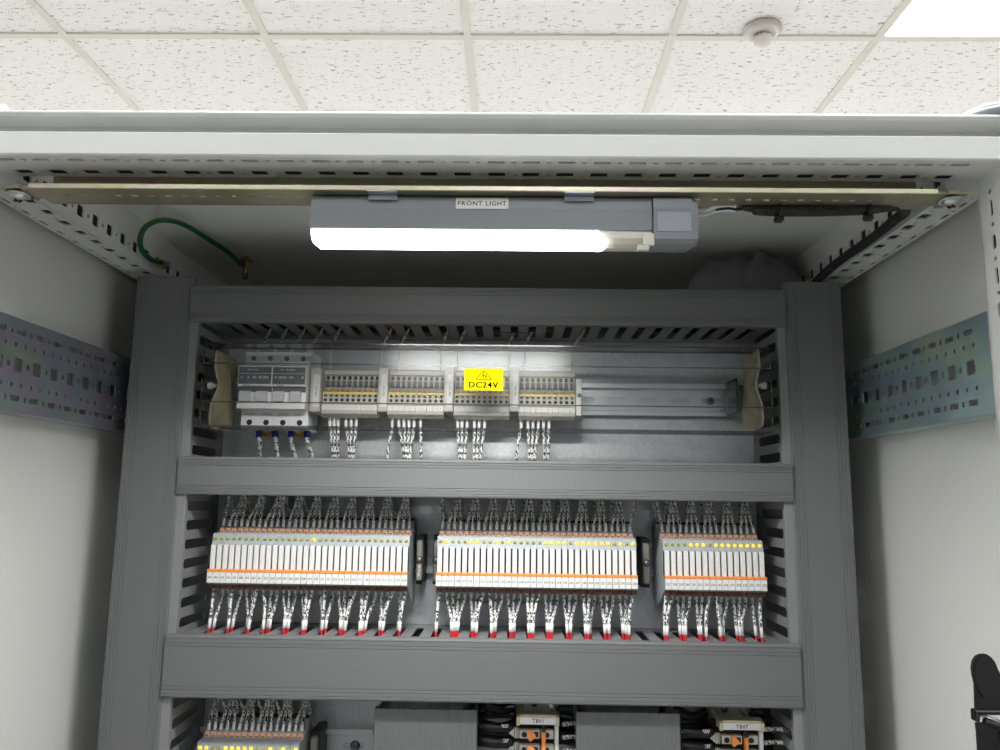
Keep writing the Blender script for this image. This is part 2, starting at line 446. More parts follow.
def side_rail(sgn):
    r = MB()
    xi = -373. if sgn < 0 else 316.      # inner vertical face
    xo = -401. if sgn < 0 else 344.
    y0 = 556.; y1 = YBK-20
    sq = -379. if sgn < 0 else 323.5; so = -397. if sgn < 0 else 340.
    sy = [654.2+25*k for k in range(-4, 17)] if sgn < 0 else [600.4+25*k for k in range(-2, 19)]
    base = min(xi, xo)
    rows = []
    q = sq-base; o = so-base
    rows.append((q-5.2, q+5.2, [(y-y0, 6., 4.4, 9) for y in sy]+[(y+12.5-y0, 1.8, 1.8, 2) for y in sy]))
    rows.append((o-2.4, o+2.4, [(y-y0, 6., 1.9, 8) for y in sy]+[(y+12.5-y0, 1.7, 1.6, 2) for y in sy]))
    r.perf((base, y0, 223.5), (0, 1, 0), (1, 0, 0), (0, 0, 1), y1-y0, abs(xo-xi), 1.5, rows)
    sv = [640.45+25*k for k in range(-3, 17)]
    r.perf((xi, y0, 224.5), (0, 1, 0), (0, 0, 1), (-sgn*-1, 0, 0), y1-y0, 44, 1.5,
           [(8.6, 20, [(y-y0, 5., 5.2, 9) for y in sv]+[(y+12.5-y0, 1.8, 1.8, 2) for y in sv])])
    r.box(xo-.7, xo+.7, y0, y1, 224, 268)
    r.box(base, max(xi, xo), y0-1.5, y0, 223.5, 236)
    r.build('side_rail', 'powder_coat', enc)
    a_, b_ = sorted((xi+sgn*1.9, xo-sgn*1.5)); MB().box(a_, b_, y0+2, y1-2, 225.4, 266).build('hollow_shade', 'black_plastic', enc)  # black filler standing in for the shade behind the side rail holes
side_rail(-1); side_rail(1)
def post(x_in, sgn):
    r = MB(); z0, z1 = FX+60, 251
    zz = [z for z in (zy(192, 543, 985)-35*0-25*k for k in range(0, 20))]
    H = z1-z0
    rows = []
    holes = []
    # inner face: round holes every 25 mm with slots and keyholes between them
    zt = aX(988.4, 192, 340).z
    for k in range(0, 36):
        z = zt-25*k
        holes.append((z-z0, 1.8, 1.8, 2))
        holes.append((z-z0-12.5, 6., 1.9, 8) if k % 2 == 0 else (z-z0-12.5, 6., 2.6, 3))
    r.perf((x_in, 518.5, z0), (0, 0, 1), (0, 1, 0), (sgn, 0, 0), H, 37, 1.5, [(20., 27., holes)])
    a, b_ = sorted((x_in, x_in+sgn*31))
    r.box(a, b_, 517, 518.5, z0, z1, .5)
    r.box(a, b_, 555, 556.5, z0, 234)
    r.build('corner_post', 'powder_coat', enc)
    a, b_ = sorted((x_in+sgn*1.9, x_in+sgn*29)); MB().box(a, b_, 520.5, 553.5, z0+2, z1-20).build('hollow_shade', 'black_plastic', enc)  # black filler added inside the post, shade for its holes
post(340, 1); post(-396, -1)
for x0, x1 in ((XL-10, XL), (XR, XR+10)):
    MB().box(x0, x1, 519, YBK, FX+20, 268, 1.).build('side_panel', 'panel_coat', enc)
MB().box(XL-10, XR+10, YBK, YBK+3, FX+20, 272).build('back_panel', 'panel_coat', enc)
MB().box(XL-10, XR+10, 517, YBK, FX, FX+60, 2).build('plinth', 'black_plastic', enc)
MB().box(-372, 316, 848, 851, FX+100, 214, .6).build('mounting_plate', 'galvanised', enc)

# lifting bosses on the roof corners
for px, rr, lab in ((-26, 30, 'chromed bolt and grey washer on the left front corner of the enclosure roof'), (1004, 35, 'chromed bolt and grey washer on the right front corner of the enclosure roof')):
    c = Vector((aY(px, 110, 545).x, 560, 272.9))
    t = thing('lifting_bolt', lab, 'bolt', tuple(c), 'roof corner bolts')
    MB().cyl(c, 2, rr, 2, 32).cyl(c+Vector((0, 0, 2)), 2, rr, 9, 32, r2=rr-7).build('washer', 'lamp_grey', t)
    hb = MB().cyl(c+Vector((0, 0, 11)), 2, rr-8, 3.2, 28, r2=rr-10)
    hb.cyl(c+Vector((0, 0, 14.2)), 2, rr*.55, 4.2, 6, smooth=False); hb.dome(c+Vector((0, 0, 18)), 2, rr*.42, 3, 14, 3)
    hb.build('bolt_head', 'chrome', t)

# punched mounting rails on the side walls
def punched(sgn):
    face = -394.1 if sgn < 0 else 340.8; sp_ = 25 if sgn < 0 else 25.27
    zc = 99.1 if sgn < 0 else 100.2; y0 = 557.5; y1 = 900; H = 72; r = MB()
    hy0 = 612.05 if sgn < 0 else 558.5
    ys_ = [hy0+sp_*k for k in range(-12, 14)]; ys_ = [y for y in ys_ if y0+8 < y < y1-8]
    mid = [y+12.5 for y in ys_]
    small = sorted([y+6.25 for y in ys_]+[y-6.25 for y in ys_])
    small = [y for i, y in enumerate(small) if i == 0 or y-small[i-1] > 3]
    z0 = zc-H/2
    rows = [(H/2-6.3, H/2+6.3, [(y-y0, 5.8, 5.6, 9) for y in ys_]+[(y-y0, 2.1, 2.2, 2) for y in mid])]
    for dz in (-16, 16): rows.append((H/2+dz-2.2, H/2+dz+2.2, [(y-y0, 1.9, 1.9, 2) for y in small]))
    for dz in (-26.5, 26.5): rows.append((H/2+dz-2.6, H/2+dz+2.6, [(y-y0, 5.8, 2.2, 8) for y in ys_]+[(y-y0, 2., 2.2, 2) for y in mid]))
    r.perf((face, y0, z0), (0, 1, 0), (0, 0, 1), (sgn, 0, 0), y1-y0, H, 1.4, rows)
    a, b_ = sorted((face, face+sgn*(22 if sgn < 0 else 19)))
    r.box(a, b_, y0, y1, z0-1.2, z0+.4, .4); r.box(a, b_, y0, y1, z0+H-.4, z0+H+1.2, .4)
    side = 'left' if sgn < 0 else 'right'
    single(r, 'mounting_rail', 'zinc_rail' if sgn < 0 else 'zinc_rail_lit', f'wide punched zinc mounting rail bolted to the {side} side wall of the enclosure', 'mounting rail', 'punched rails on the side walls')
punched(-1); punched(1)

# zinc crossbar under the roof
xb0, xb1 = -351.5, 299.5
cb = thing('cross_bar', 'yellowish zinc punched bar spanning the enclosure just behind its top edge', 'bar', ((xb0+xb1)/2, 546, 216))
r = MB()
r.perf((xb0, 535, 216), (1, 0, 0), (0, 1, 0), (0, 0, 1), xb1-xb0, 30, 1.2, [(11, 15, [(12.5*k+9, 2.6, 1.3, 4) for k in range(51)])])
r.box(xb0, xb1, 534, 535.6, 216, 219.9, .5); r.box(xb0, xb1, 564, 565.4, 216, 240)
r.build('bar', 'zinc_yellow', cb)
for px, py in ((18, 198), (951, 204)):
    s = aZ(px, py, 217); sx = -1 if px < 500 else 1
    e = MB().box(min(s.x-8*1, s.x+8), max(s.x-8, s.x+8), s.y-12, s.y+14, 220.5, 223.3, .5)
    e.box(min(s.x-sx*25, s.x), max(s.x-sx*25, s.x), s.y-10, s.y+10, 220.5, 222.5)
    e.build('end_tab', 'zinc_yellow', cb)
    h = MB().cyl((s.x, s.y, 220.4), (0, 0, -1), 8.5, 1.5, 20); h.dome((s.x, s.y, 219), (0, 0, -1), 6.2, 4.2, 18, 5)
    h.box(s.x-3, s.x+3, s.y-.6, s.y+.6, 214.4, 215.4, m=1); h.box(s.x-.6, s.x+.6, s.y-3, s.y+3, 214.4, 215.4, m=1)
    h.build('screw', ['zinc_bright', 'dark_slot'], cb)

# ------------------------------------------------------------------ enclosure lamp
lx0, lx1, lxe = -147.5, 98.5, 131.
lamp = thing('enclosure_lamp', 'grey strip lamp with a glowing white lens hanging under the zinc cross bar', 'lamp', (-8, 565, 176))
MB().prism([(540, 189.5), (540, 205), (541.5, 213.6), (544, 215.4), (568, 215.6), (572, 208), (572, 189.5)], 0, lx0, lx1-.4).build('housing', 'lamp_grey', lamp)
ec = MB().prism([(538.5, 183), (538.2, 206), (539.5, 213.6), (542.5, 215.6), (570, 215.7), (574, 208), (574, 188), (567, 182), (548, 178.7), (541, 180)], 0, lx1+.4, lxe-4)
ec.prism([(541, 184), (540.5, 205), (542, 212.5), (545, 214.), (568, 214.), (571, 206), (571, 190), (564, 184), (550, 181.2), (543, 182.5)], 0, lxe-4, lxe)
ec.box(lx1+2.5, lxe-5.5, 537.9, 539, 188, 203, .4, m=1)
ec.build('end_cap', ['lamp_grey', 'lamp_cap'], lamp)
lp = [(541, 189.4), (541, 184.), (543.5, 180.5), (548, 178.8), (558, 179.6), (565, 182.5), (568, 189.4)]
ln = MB().prism(lp, 0, lx0+4.5, 60)
lo = MB()
# bevelled left end of the lens
lpe = [(543, 189.4), (543, 186.5), (546, 183.5), (549, 182.2), (556, 182.6), (562, 184.5), (566, 189.4)]
n = len(lp); ln.add([(lx0+4.5, *q) for q in lp]+[(lx0+.6, *q) for q in lpe], [(i, (i+1) % n, n+(i+1) % n, n+i) for i in range(n)]+[tuple(range(n, 2*n))])
ln.build('lens', 'lens_lit', lamp)
ar = bpy.data.lights.new('lamp_strip', 'AREA'); ar.shape = 'RECTANGLE'; ar.size = .2; ar.size_y = .014; ar.energy = LAMP_W; ar.color = (1., .985, .96); ar.spread = math.radians(140)
ao = bpy.data.objects.new('lamp_strip', ar); C.objects.link(ao); ao.location = (-.043, .556, .1755+CAMH); ao.rotation_euler = (math.radians(14), 0, 0)
lo.prism(lp, 0, 60.2, lx1-.6).build('lens_end', 'lamp_lens_off', lamp)
d = aY(598, 242, 543)
MB().dome((d.x, 545, d.z+.5), (0, -.35, -.9), 7.2, 6.5, 18, 5).build('sensor_dome', 'lens_lit', lamp)
lt = MB(); q = aY(647, 239, 540)
lt.box(q.x-3, q.x+5, 538.5, 541.5, q.z-5, q.z+4, .5); lt.box(q.x-7, q.x+1, 539, 543, q.z-8.5, q.z-4.5, .5)
lt.build('latch', 'lamp_lens_off', lamp)
for px in (383, 579):
    q = aY(px, 195, 541); c = MB()
    c.sheet([(534.5, 215.6), (537, 215.5), (540.6, 215.2)], 0, q.x-10.5, q.x+10.5, .6); c.sheet([(541.2, 215.6), (540.2, 212.2), (538.2, 211.2)], 0, q.x-10.5, q.x+10.5, .6)
    c.build('clip', 'chrome', lamp)
st = MB(); xa, xb = xy(456, 203, 541), xy(508.5, 203, 541)
st.add([(xa, 539.5, 204.6), (xb, 539.5, 204.6), (xb, 541.05, 213.4), (xa, 541.05, 213.4)], [(0, 1, 2, 3)])
st.text('FRONT LIGHT', 3.5, ((xa+xb)/2, 540.27, 209.), (1, 0, 0), (0, 1.55, 8.8), 1, lift=.15, sx=1.0)
st.build('name_label', ['offwhite', 'ink'], lamp)

# ------------------------------------------------------------------ wiring ducts
def grooved(w0, w1, y, fold, gr=(3.5, 6.5, 9.5), g=.55):
    """lid profile across its width: returns (w, y) list"""
    out = [(w0, y+fold), (w0, y+2), (w0+.6, y+.6), (w0+2, y)]
    for k in gr: out += [(w0+k-.45, y), (w0+k, y+g), (w0+k+.45, y)]
    for k in gr[::-1]: out += [(w1-k-.45, y), (w1-k, y+g), (w1-k+.45, y)]
    out += [(w1-2, y), (w1-.6, y+.6), (w1, y+2), (w1, y+fold)]
    return out
def lid_mb(prof, ax, a0, a1, t=1.6):
    mb = MB(); inner = [(prof[0][0]+t, prof[0][1]), (prof[0][0]+t, prof[3][1]+t), (prof[-1][0]-t, prof[3][1]+t), (prof[-1][0]-t, prof[-1][1])]
    full = prof+inner[::-1]
    if ax == 0:
        full = [(p[1], p[0]) for p in full]
    return mb.prism(full, ax, a0, a1)
def hduct(zt, zb, label, phase_px, pitch=18.3, sw=3.9, gr=(3.5, 6, 8.5)):
    xa, xb = -311.5, 257.
    t = thing('wiring_duct', label, 'wiring duct', ((xa+xb)/2, 847, zb), 'horizontal grey wiring ducts')
    pr = grooved(zb, zt, 756., 9, gr)
    lid_mb(pr, 0, -321., 266.).build('lid', 'duct_grey', t)
    ph = phase_px
    hs = []; x = ph
    while x-pitch > xa+6: x -= pitch
    while x < xb-6: hs.append((x-xa, sw, 33., 12)); x += pitch
    b = MB()
    for z in (zb+1.9, zt-3.4):
        b.perf((xa, 761, z), (1, 0, 0), (0, 1, 0), (0, 0, 1), xb-xa, 86, 1.5, [(4, 71, hs)])
        b.box(xa, xb, 758.5, 762.5, z-.3, z+1.8, .4)
    b.box(xa, xb, 845.5, 847.5, zb+1.9, zt-1.9)
    b.build('trunking', 'duct_wall', t)
    return hs
hz1 = hduct(205.6, 168., 'grey wiring duct across the top of the panel, just below the lamp', xy(404, 327, 764))
hz2 = hduct(35.4, -1., 'grey wiring duct between the clear cover and the long relay row', xy(404, 327, 764))
hz3 = hduct(-129.8, -186.3, 'tallest grey horizontal duct, below the long relay row', xy(404, 327, 764), gr=(3.5, 7.5, 10.5))
def vduct(x0, x1, inner, label):
    z0, z1 = -520., 214.5
    t = thing('wiring_duct', label, 'wiring duct', ((x0+x1)/2, 847, z0), 'vertical grey wiring ducts')
    lx0, lx1 = (x0, -321.) if inner > x0+20 else (266.5, x1)
    pr = grooved(lx0, lx1, 758.5, 9, (2.5, 5.5, 8.5, 11.5))
    lid_mb(pr, 2, z0, z1).build('lid', 'duct_grey', t)
    b = MB(); pitch = 18.25; zt = zy(339, 764, 200 if inner > x0+20 else 780)
    if inner < x0+20: zt = zy(345, 764, 775)
    hs = []; z = zt
    while z+pitch < z1-6: z += pitch
    while z > z0+8: hs.append((z-z0, 4.6, 32.5, 12)); z -= pitch
    for x in (x0+1.9, x1-3.4):
        zt2 = 205. if abs(x-inner) < 8 else z1-1
        b.perf((x, 761, z0), (0, 0, 1), (0, 1, 0), (1, 0, 0), zt2-z0, 86, 1.5, [(5, 71, [h for h in hs if h[0] < zt2-z0-6])])
        b.box(x-.4, x+1.9, 760, 764, z0, zt2, .4)
        if zt2 == 205.:
            a_, b_ = (-322.5, x+1.5) if x < 0 else (x, 268.); b.box(a_, b_, 760.2, 761.8, z0, zt2, .4)
    b.box(x0+1.9, x1-1.9, 845.5, 847.5, z0, z1-1)
    b.build('trunking', 'duct_wall', t)
vduct(-378., -311.5, -311.5, 'grey vertical wiring duct along the left side of the panel')
vduct(257., 322.5, 257., 'grey vertical wiring duct along the right side of the panel')

# short vertical ribbed ducts at the bottom
for pxa, pxb, pyt, lab in ((374, 477, 709.5, 'short grey ribbed duct cover below the tallest duct, left of the TB01 terminals'), (576.5, 680.5, 713, 'short grey ribbed duct cover below the tallest duct, between TB01 and TB07')):
    xa, xb, zt = xy(pxa, 730, 768), xy(pxb, 730, 768), zy(pyt, 768, (pxa+pxb)/2)
    t = thing('wiring_duct', lab, 'wiring duct', ((xa+xb)/2, 847, -520), 'short ribbed ducts')
    pr = [(xa, 780), (xa, 769)]; x = xa+.8
    while x < xb-1.6: pr += [(x, 768), (x+1.3, 768), (x+1.6, 768.5), (x+2.0, 768.5)]; x += 2.3
    pr += [(xb-.6, 768), (xb, 769), (xb, 780), (xb-1.5, 780), (xb-1.5, 770.3), (xa+1.5, 770.3), (xa+1.5, 780)]
    MB().prism(pr, 2, -520, zt).build('lid', 'duct_grey', t)
    b = MB()
    hs = [(-520+18*k+520, 4.4, 30, 12) for k in range(1, 17)]
    for xx in (xa+1.6, xb-3.):
        b.perf((xx, 775, -520), (0, 0, 1), (0, 1, 0), (1, 0, 0), zt-1+520, 70, 1.4, [(4, 65, hs)])
    b.box(xa+1.6, xb-1.6, 844, 846, -520, zt-1)
    b.build('trunking', 'duct_wall', t)

# ------------------------------------------------------------------ DIN rails
def din(xa, xb, zc, label, slots=True, phase=0.):
    t = thing('din_rail', label, 'rail', ((xa+xb)/2, 847.5, zc-17.5), 'steel mounting rails behind the modules')
    r = MB(); hs = [(phase+34.2*k, 11.2, 2.9, 5) for k in range(0, int((xb-xa)/34.2)+2)]
    hs = [h for h in hs if 14 < h[0] < xb-xa-14]
    r.perf((xa, 846.2, zc-12.5), (1, 0, 0), (0, 0, 1), (0, 1, 0), xb-xa, 25, 1.2, [(9, 16, hs)] if slots else [])
    for s in (-1, 1):
        r.box(xa, xb, 839.5, 847, zc+s*12.5-.6, zc+s*12.5+.6)
        a, b_ = sorted((zc+s*12., zc+s*17.6)); r.box(xa, xb, 838.6, 839.8, a, b_, .5)
    r.build('rail', 'zinc_bright', t)
    return t
def screw(parent, x, z, y=846.2, rr=4.2):
    h = MB().dome((x, y, z), (0, -1, 0), rr, 3., 16, 4); h.box(x-2.2, x+2.2, y-3.4, y-2.2, z-.4, z+.4, m=1); h.box(x-.4, x+.4, y-3.4, y-2.2, z-2.2, z+2.2, m=1)
    h.build('screw', ['screw_grey', 'dark_slot'], parent)
z1r = zy(399.5, 842, 600); z2r = zy(557, 842, 500); z3r = zy(748., 842, 420)
x1a, x1b = xy(236, 400, 842), xy(737, 400, 842)
ph1 = (xy(647.6, 399, 846)-x1a) % 34.2
rl = din(x1a, x1b, z1r, 'steel slotted rail behind the clear cover', True, ph1)
screw(rl, xy(710.6, 399.6, 846), z1r)
r2 = din(xy(209, 557, 842), xy(768, 557, 842), z2r, 'steel rail behind the long relay row')
r3 = din(xy(197, 745, 842), xy(373, 745, 842), z3r, 'steel rail carrying the lowest left relay group', True, (xy(353.5, 744, 846)-xy(197, 745, 842)) % 34.2)
screw(r3, xy(355, 744.5, 846), z3r, 846.2, 5.)

# ------------------------------------------------------------------ relay modules
YL = 774.
def zr(py, Y): return zy(py, Y, 420)
PXA, PXB = xy(206.4, 580, YL), xy(407.2, 580, YL)
PIT = (PXB-PXA)/32
WID = PIT-.12
def relay_parts(root, x, lit):
    ORG[root.name] = (x, 846, z2r)
    a, b_ = x+.06, x+WID
    za, zb_ = zr(586, YL), zr(574.8, YL)
    prof = [(YL+1.2, za-.2), (YL+1.2, zb_+2.), (YL+10, zr(572, YL+8)), (YL+10, zr(547.9, YL+10)), (YL+8, zr(547.3, YL+8)), (YL+10, zr(537, YL+10)), (YL+12, zr(535.6, YL+12)), (YL+25, zr(535.4, YL+24)),
            (YL+27, zr(529.8, YL+27)), (YL+31, zr(529, YL+30)), (YL+40, zr(528.5, YL+38)), (YL+43, zr(521, YL+43)), (YL+56, zr(520, YL+56)), (838, z2r+22), (838, z2r-24), (838, z2r-36),
            (YL+45, za-21), (YL+24, za-12), (YL+14, za-5), (YL+6, za-2)]
    MB().prism(prof, 0, a, b_).build('housing', 'relay_grey', root)
    rb = MB().box(a+.75, b_-.75, YL+3.5, YL+11, zr(573, YL+4), zr(547.6, YL+4), .4)
    rb.box(a+.75, b_-.75, YL+3.4, YL+3.6, zr(558.7, YL+3.5), zr(558.3, YL+3.5), m=1); rb.box(a+2.3, b_-2.3, YL+3.4, YL+3.6, zr(552.9, YL+3.5), zr(552.2, YL+3.5), m=1)
    rb.build('relay', ['white_plastic', 'offwhite'], root)
    gp = MB().box(a+.02, a+.74, YL+7, YL+10.5, zr(572.5, YL+6), zr(547.7, YL+6)); gp.box(b_-.74, b_-.02, YL+7, YL+10.5, zr(572.5, YL+6), zr(547.7, YL+6))
    gp.build('release_arm', 'relay_dark', root)
    MB().box(a, b_, YL-.8, YL+8, zr(575., YL), zr(572.2, YL), .3).build('lever', 'orange', root)
    MB().dome((x+PIT/2, YL+9, zr(541.2, YL+9)), (0, -1, 0), 1.75, 1.7, 10, 3).build('indicator_light', 'led_on' if lit else 'led_off', root)
    bt = MB().box(a+1., b_-1., YL+24.2, YL+28, zr(534.9, YL+25), zr(530.6, YL+25), .3); bt.box(a+1.6, b_-1.6, YL+24., YL+24.5, zr(534.2, YL+25), zr(533.4, YL+25), m=1)
    bt.build('push_button', ['orange_pale', 'brown'], root)
    MB().box(a+.5, b_-.5, YL+44, YL+55, zr(520.8, YL+45)-1, zr(519.4, YL+45)+.6, .3).build('rear_push_button', 'brown', root)
    lb = MB().box(a+.3, b_-.3, YL+5.5, YL+12, za-6, za-.6, .3); 
    lb.build('lower_push_button', 'brown', root)
def marker(root, x, num):
    a, b_ = x+.06, x+WID; za, zb_ = zr(586, YL), zr(574.8, YL)
    k = MB().box(a+.1, b_-.1, YL-.3, YL+1.8, za, zb_, .35)
    k.text(num, 2.15, (x+PIT/2, YL-.4, (za+zb_)/2-.1), (1, 0, 0), (0, 0, 1), 1, sx=.86)
    return k.build('marker', ['white_plastic', 'ink'], root)
onA = {16}; onB = {1, 5, 6, 9, 11, 17, 18, 19, 20, 22, 23, 24, 25, 26, 27, 29, 31}; onC = {4, 5, 6, 8, 9, 10, 11, 12, 13, 14, 15}
onD = {0, 1, 4, 5, 6, 7, 8, 11, 13, 15}
XB0 = xy(435.6, 580, YL); XC0 = xy(665.3, 580, YL); XD0 = xy(192.6, 757, YL)
banks = [('left', XA0, n, on, start, 0., mid) for (XA0, n, on, start, mid) in ()]
banks = [('left relay group', PXA, 32, onA, 193, 0.), ('middle relay group', XB0, 32, onB, 225, 0.),
         ('short right relay group', XC0, 16, onC, 257, 0.), ('lowest relay group', XD0, 16, onD, None, z3r-z2r-4.)]
protos = {}
modules = []
def place_relay(x, dz, lit, label, num, group):
    if lit not in protos:
        t = thing('relay_module', label, 'relay', (0, 846, z2r), group)
        relay_parts(t, 0, lit); protos[lit] = (t, list(t.children)); root = t
        root.location = (x/1000, .846, (z2r+dz)/1000+CAMH)
    else:
        src, kids = protos[lit]
        root = src.copy(); C.objects.link(root); root.location = (x/1000, .846, (z2r+dz)/1000+CAMH); tag(root, label, 'relay', group)
        for ch in kids:
            c = ch.copy(); C.objects.link(c); c.parent = root
    ORG[root.name] = (0, 846, z2r)
    mk = marker(root, 0, num) if num else marker(root, 0, '')
    ORG[root.name] = (x, 846, z2r+dz)
    return root
for bi, (where, bx, n, on, start, dz) in enumerate(banks):
    for k in range(n):
        lit = k in on; nm = str(start+k) if start else None
        if nm: lab = f'slim relay module marked {nm}, light {"lit" if lit else "unlit"}, in the {where}'
        else:
            pos = ['first', 'second', 'third', 'fourth', 'fifth', 'sixth', 'seventh', 'eighth', 'ninth', 'tenth', 'eleventh', 'twelfth', 'thirteenth', 'fourteenth', 'fifteenth', 'sixteenth'][k]
            lab = f'slim relay module, {pos} from the left, light {"lit" if lit else "unlit"}, in the {where}'
        place_relay(bx+PIT*k, dz, lit, lab, nm, 'slim relay modules side by side')
        modules.append((bi, k, bx+PIT*k, dz, nm))

# end brackets
def bracket(px, w, lab, script=False, dz=0, small=False):
    yb = 806.; x = xy(px, 560, yb); za, zb_ = zy(581, yb, 420)+dz, zy(540, yb, 420)+dz
    t = thing('end_bracket', lab, 'bracket', (x, 846, za), 'rail end brackets')
    b = MB().box(x-w/2, x+w/2, yb, 838, za, zb_, 1.); b.box(x-w/2-1.2, x+w/2+1.2, yb+8, 845, za-4, zb_+5, .8, m=1)
    if script:
        b.text('Weidm', 2.9, (x-.3, yb-.15, (za*2+zb_)/3-2.2), (0, 0, 1), (-1, 0, 0), 2, sx=1.0)
    b.build('body', ['bracket_dark', 'relay_dark', 'offwhite'], t)
    h = MB().cyl((x, yb, (za+zb_)/2+.5), (0, -1, 0), 3.7, .5, 16, m=1); h.dome((x, yb-.4, (za+zb_)/2+.5), (0, -1, 0), 2.9, 1.6, 14, 3); h.build('screw', ['screw_grey', 'dark_slot'], t)
bracket(419.3, 5.6, 'dark rail end bracket with a screw and white script, right of the left relay group', True)
bracket(436, 5., 'dark rail end bracket tucked against the left end of the middle relay group')
bracket(646.5, 6.4, 'dark rail end bracket with a round screw between the middle and right relay groups')
bracket(322, 6.4, 'dark rail end bracket beside the lowest relay group', dz=z3r-z2r)

# ------------------------------------------------------------------ wires
wire_count = 0
def wire(pts, label, group, r=1.15, rs=1.62, s0=.0, s1=.8, tip='wire_dark', plain=.2, core='wire_dark', n=4, p2=0.):
    """pts from the terminal outwards; sleeve from s0..s1 of the length, the first `plain` of it unprinted"""
    P = smooth_path(pts, n); m = len(P)-1
    mb = MB().tube(P, r, 6)
    o = single(mb, 'wire', tip, label, 'wire', group)
    i0, i1 = max(0, round(s0*m)), max(2, round(s1*m))
    ip = min(i1-1, max(i0+1, round((s0+(s1-s0)*plain)*m)))
    iq = i1 if not p2 else max(ip+1, round((s0+(s1-s0)*(1-p2))*m))
    sl = MB().tube(P[i0:ip+1], rs, 7, m=0); sl.tube(P[ip:iq+1], rs*.99, 7, m=1)
    if iq < i1: sl.tube(P[iq:i1+1], rs, 7, m=0)
    sl.build('marker_sleeve', ['wire_white', 'sleeve_print'], o)
    return o
def slot_x(x, hs):
    c = [h[0]-311.5 for h in hs]; return min(c, key=lambda v: abs(v-x))
upG, loG, reG = 'marked wires above the relays', 'marked wires below the relays', 'rear wires above the relays'
for (bi, k, x, dz, nm) in modules:
    xc = x+PIT/2
    name = f'relay {nm}' if nm else f'relay {k+1} of the lowest left group'
    sx_ = slot_x(xc+1.5, hz2); off = (xc-sx_)
    j = random.uniform(-1, 1)
    z0 = zr(529.2, YL+27)+dz; top = (0. if dz == 0 else -186.)
    # front wire
    wire([(xc, YL+28, z0), (xc-off*.02+j*.1, YL+29.5, z0+6), (xc-off*.28, YL+34, z0+15), (sx_+off*.42, YL+40, z0+25), (sx_+off*.34+j*.4, YL+44, top+10)],
         f'white printed wire pushed into the top of {name}', upG, s0=.03, s1=1., plain=.24, r=.9, core='wire_red')
    # rear wire
    if random.random() < (.55 if dz == 0 else .8):
        z1_ = zr(519.8, YL+50)+dz
        wire([(xc+1, YL+50, z1_), (xc+1+j*.6, YL+52, z1_+5), (xc+1-off*.4-2, YL+54, z1_+12), (sx_+off*.3-3, YL+56, top+10)],
             f'greyed printed wire in the rear tier behind {name}', reG, s0=.03, s1=1., plain=.2, r=.9)
    if dz != 0: continue
    # lower wire
    front = (k % 8 in (0, 7)) or random.random() < .12
    yy = YL+(13 if front else 20); zz = zr(587, YL)-(1.0 if front else 7)
    s3 = slot_x(xc-4+(4 if bi == 1 else 0), hz3) if k > 0 else slot_x(xc-3, hz3)
    of = xc-s3
    wire([(xc, yy, zz), (xc-of*.08, yy+.5, zz-8), (xc-of*.45+j*.4, yy+1, zz-20), (s3+of*.38+j*.4, yy-1-j*1.5, zz-33 if front else zz-27.5), (s3+of*.32+j*.5, yy-4-j*2, -136)],
         f'white printed wire with a red end leaving the bottom of {name}', loG, s0=0., s1=.9, plain=.14, p2=.2, r=1.35, tip='wire_red', core='wire_red')

# wires inside the ducts, seen through the slots
def run(pts, r, m, lab, grp='wires lying inside the ducts'):
    single(MB().tube(smooth_path(pts, 5), r, 8), 'wire', m, lab, 'wire', grp)
for i, (mm, xa, xb, y, z, nm) in enumerate((('wire_red', -180, -10, 792, 180, 'red wire lying inside the top duct, nearest its slots'), ('wire_red', -240, 40, 806, 183, 'red wire lying inside the top duct, behind another red one'), ('wire_navy', -60, 150, 800, 176, 'navy blue wire lying inside the top duct'),
                                       ('wire_navy', -10, 200, 786, 190, 'navy blue wire lying high inside the top duct'), ('wire_black', -290, 180, 780, 186, 'black wire lying inside the top duct'), ('wire_black', -290, 230, 818, 178, 'black wire at the back of the top duct'), ('wire_red', -100, 90, 815, 189, 'red wire at the back of the top duct'))):
    run([(xa, y, z), (xa+(xb-xa)*.3, y+3, z-4), (xa+(xb-xa)*.6, y-4, z+2), (xb, y+2, z-2)], 3., mm, nm)
run([(-330, 786, 150), (-333, 783, 90), (-328, 788, 20), (-333, 785, -40), (-328, 788, -200), (-330, 786, -300)], 3.2, 'lug_yellow', 'yellow wire running down inside the left vertical duct')
run([(-322, 820, 170), (-340, 800, -10), (-333, 800, -140), (-330, 786, -380)], 3.2, 'wire_black', 'black wire running down inside the left vertical duct')
run([(-310, 800, 28), (-180, 795, 30), (-60, 800, 27), (100, 796, 29), (240, 800, 28)], 2.6, 'lug_yellow', 'yellow wire lying in the duct under the clear cover')

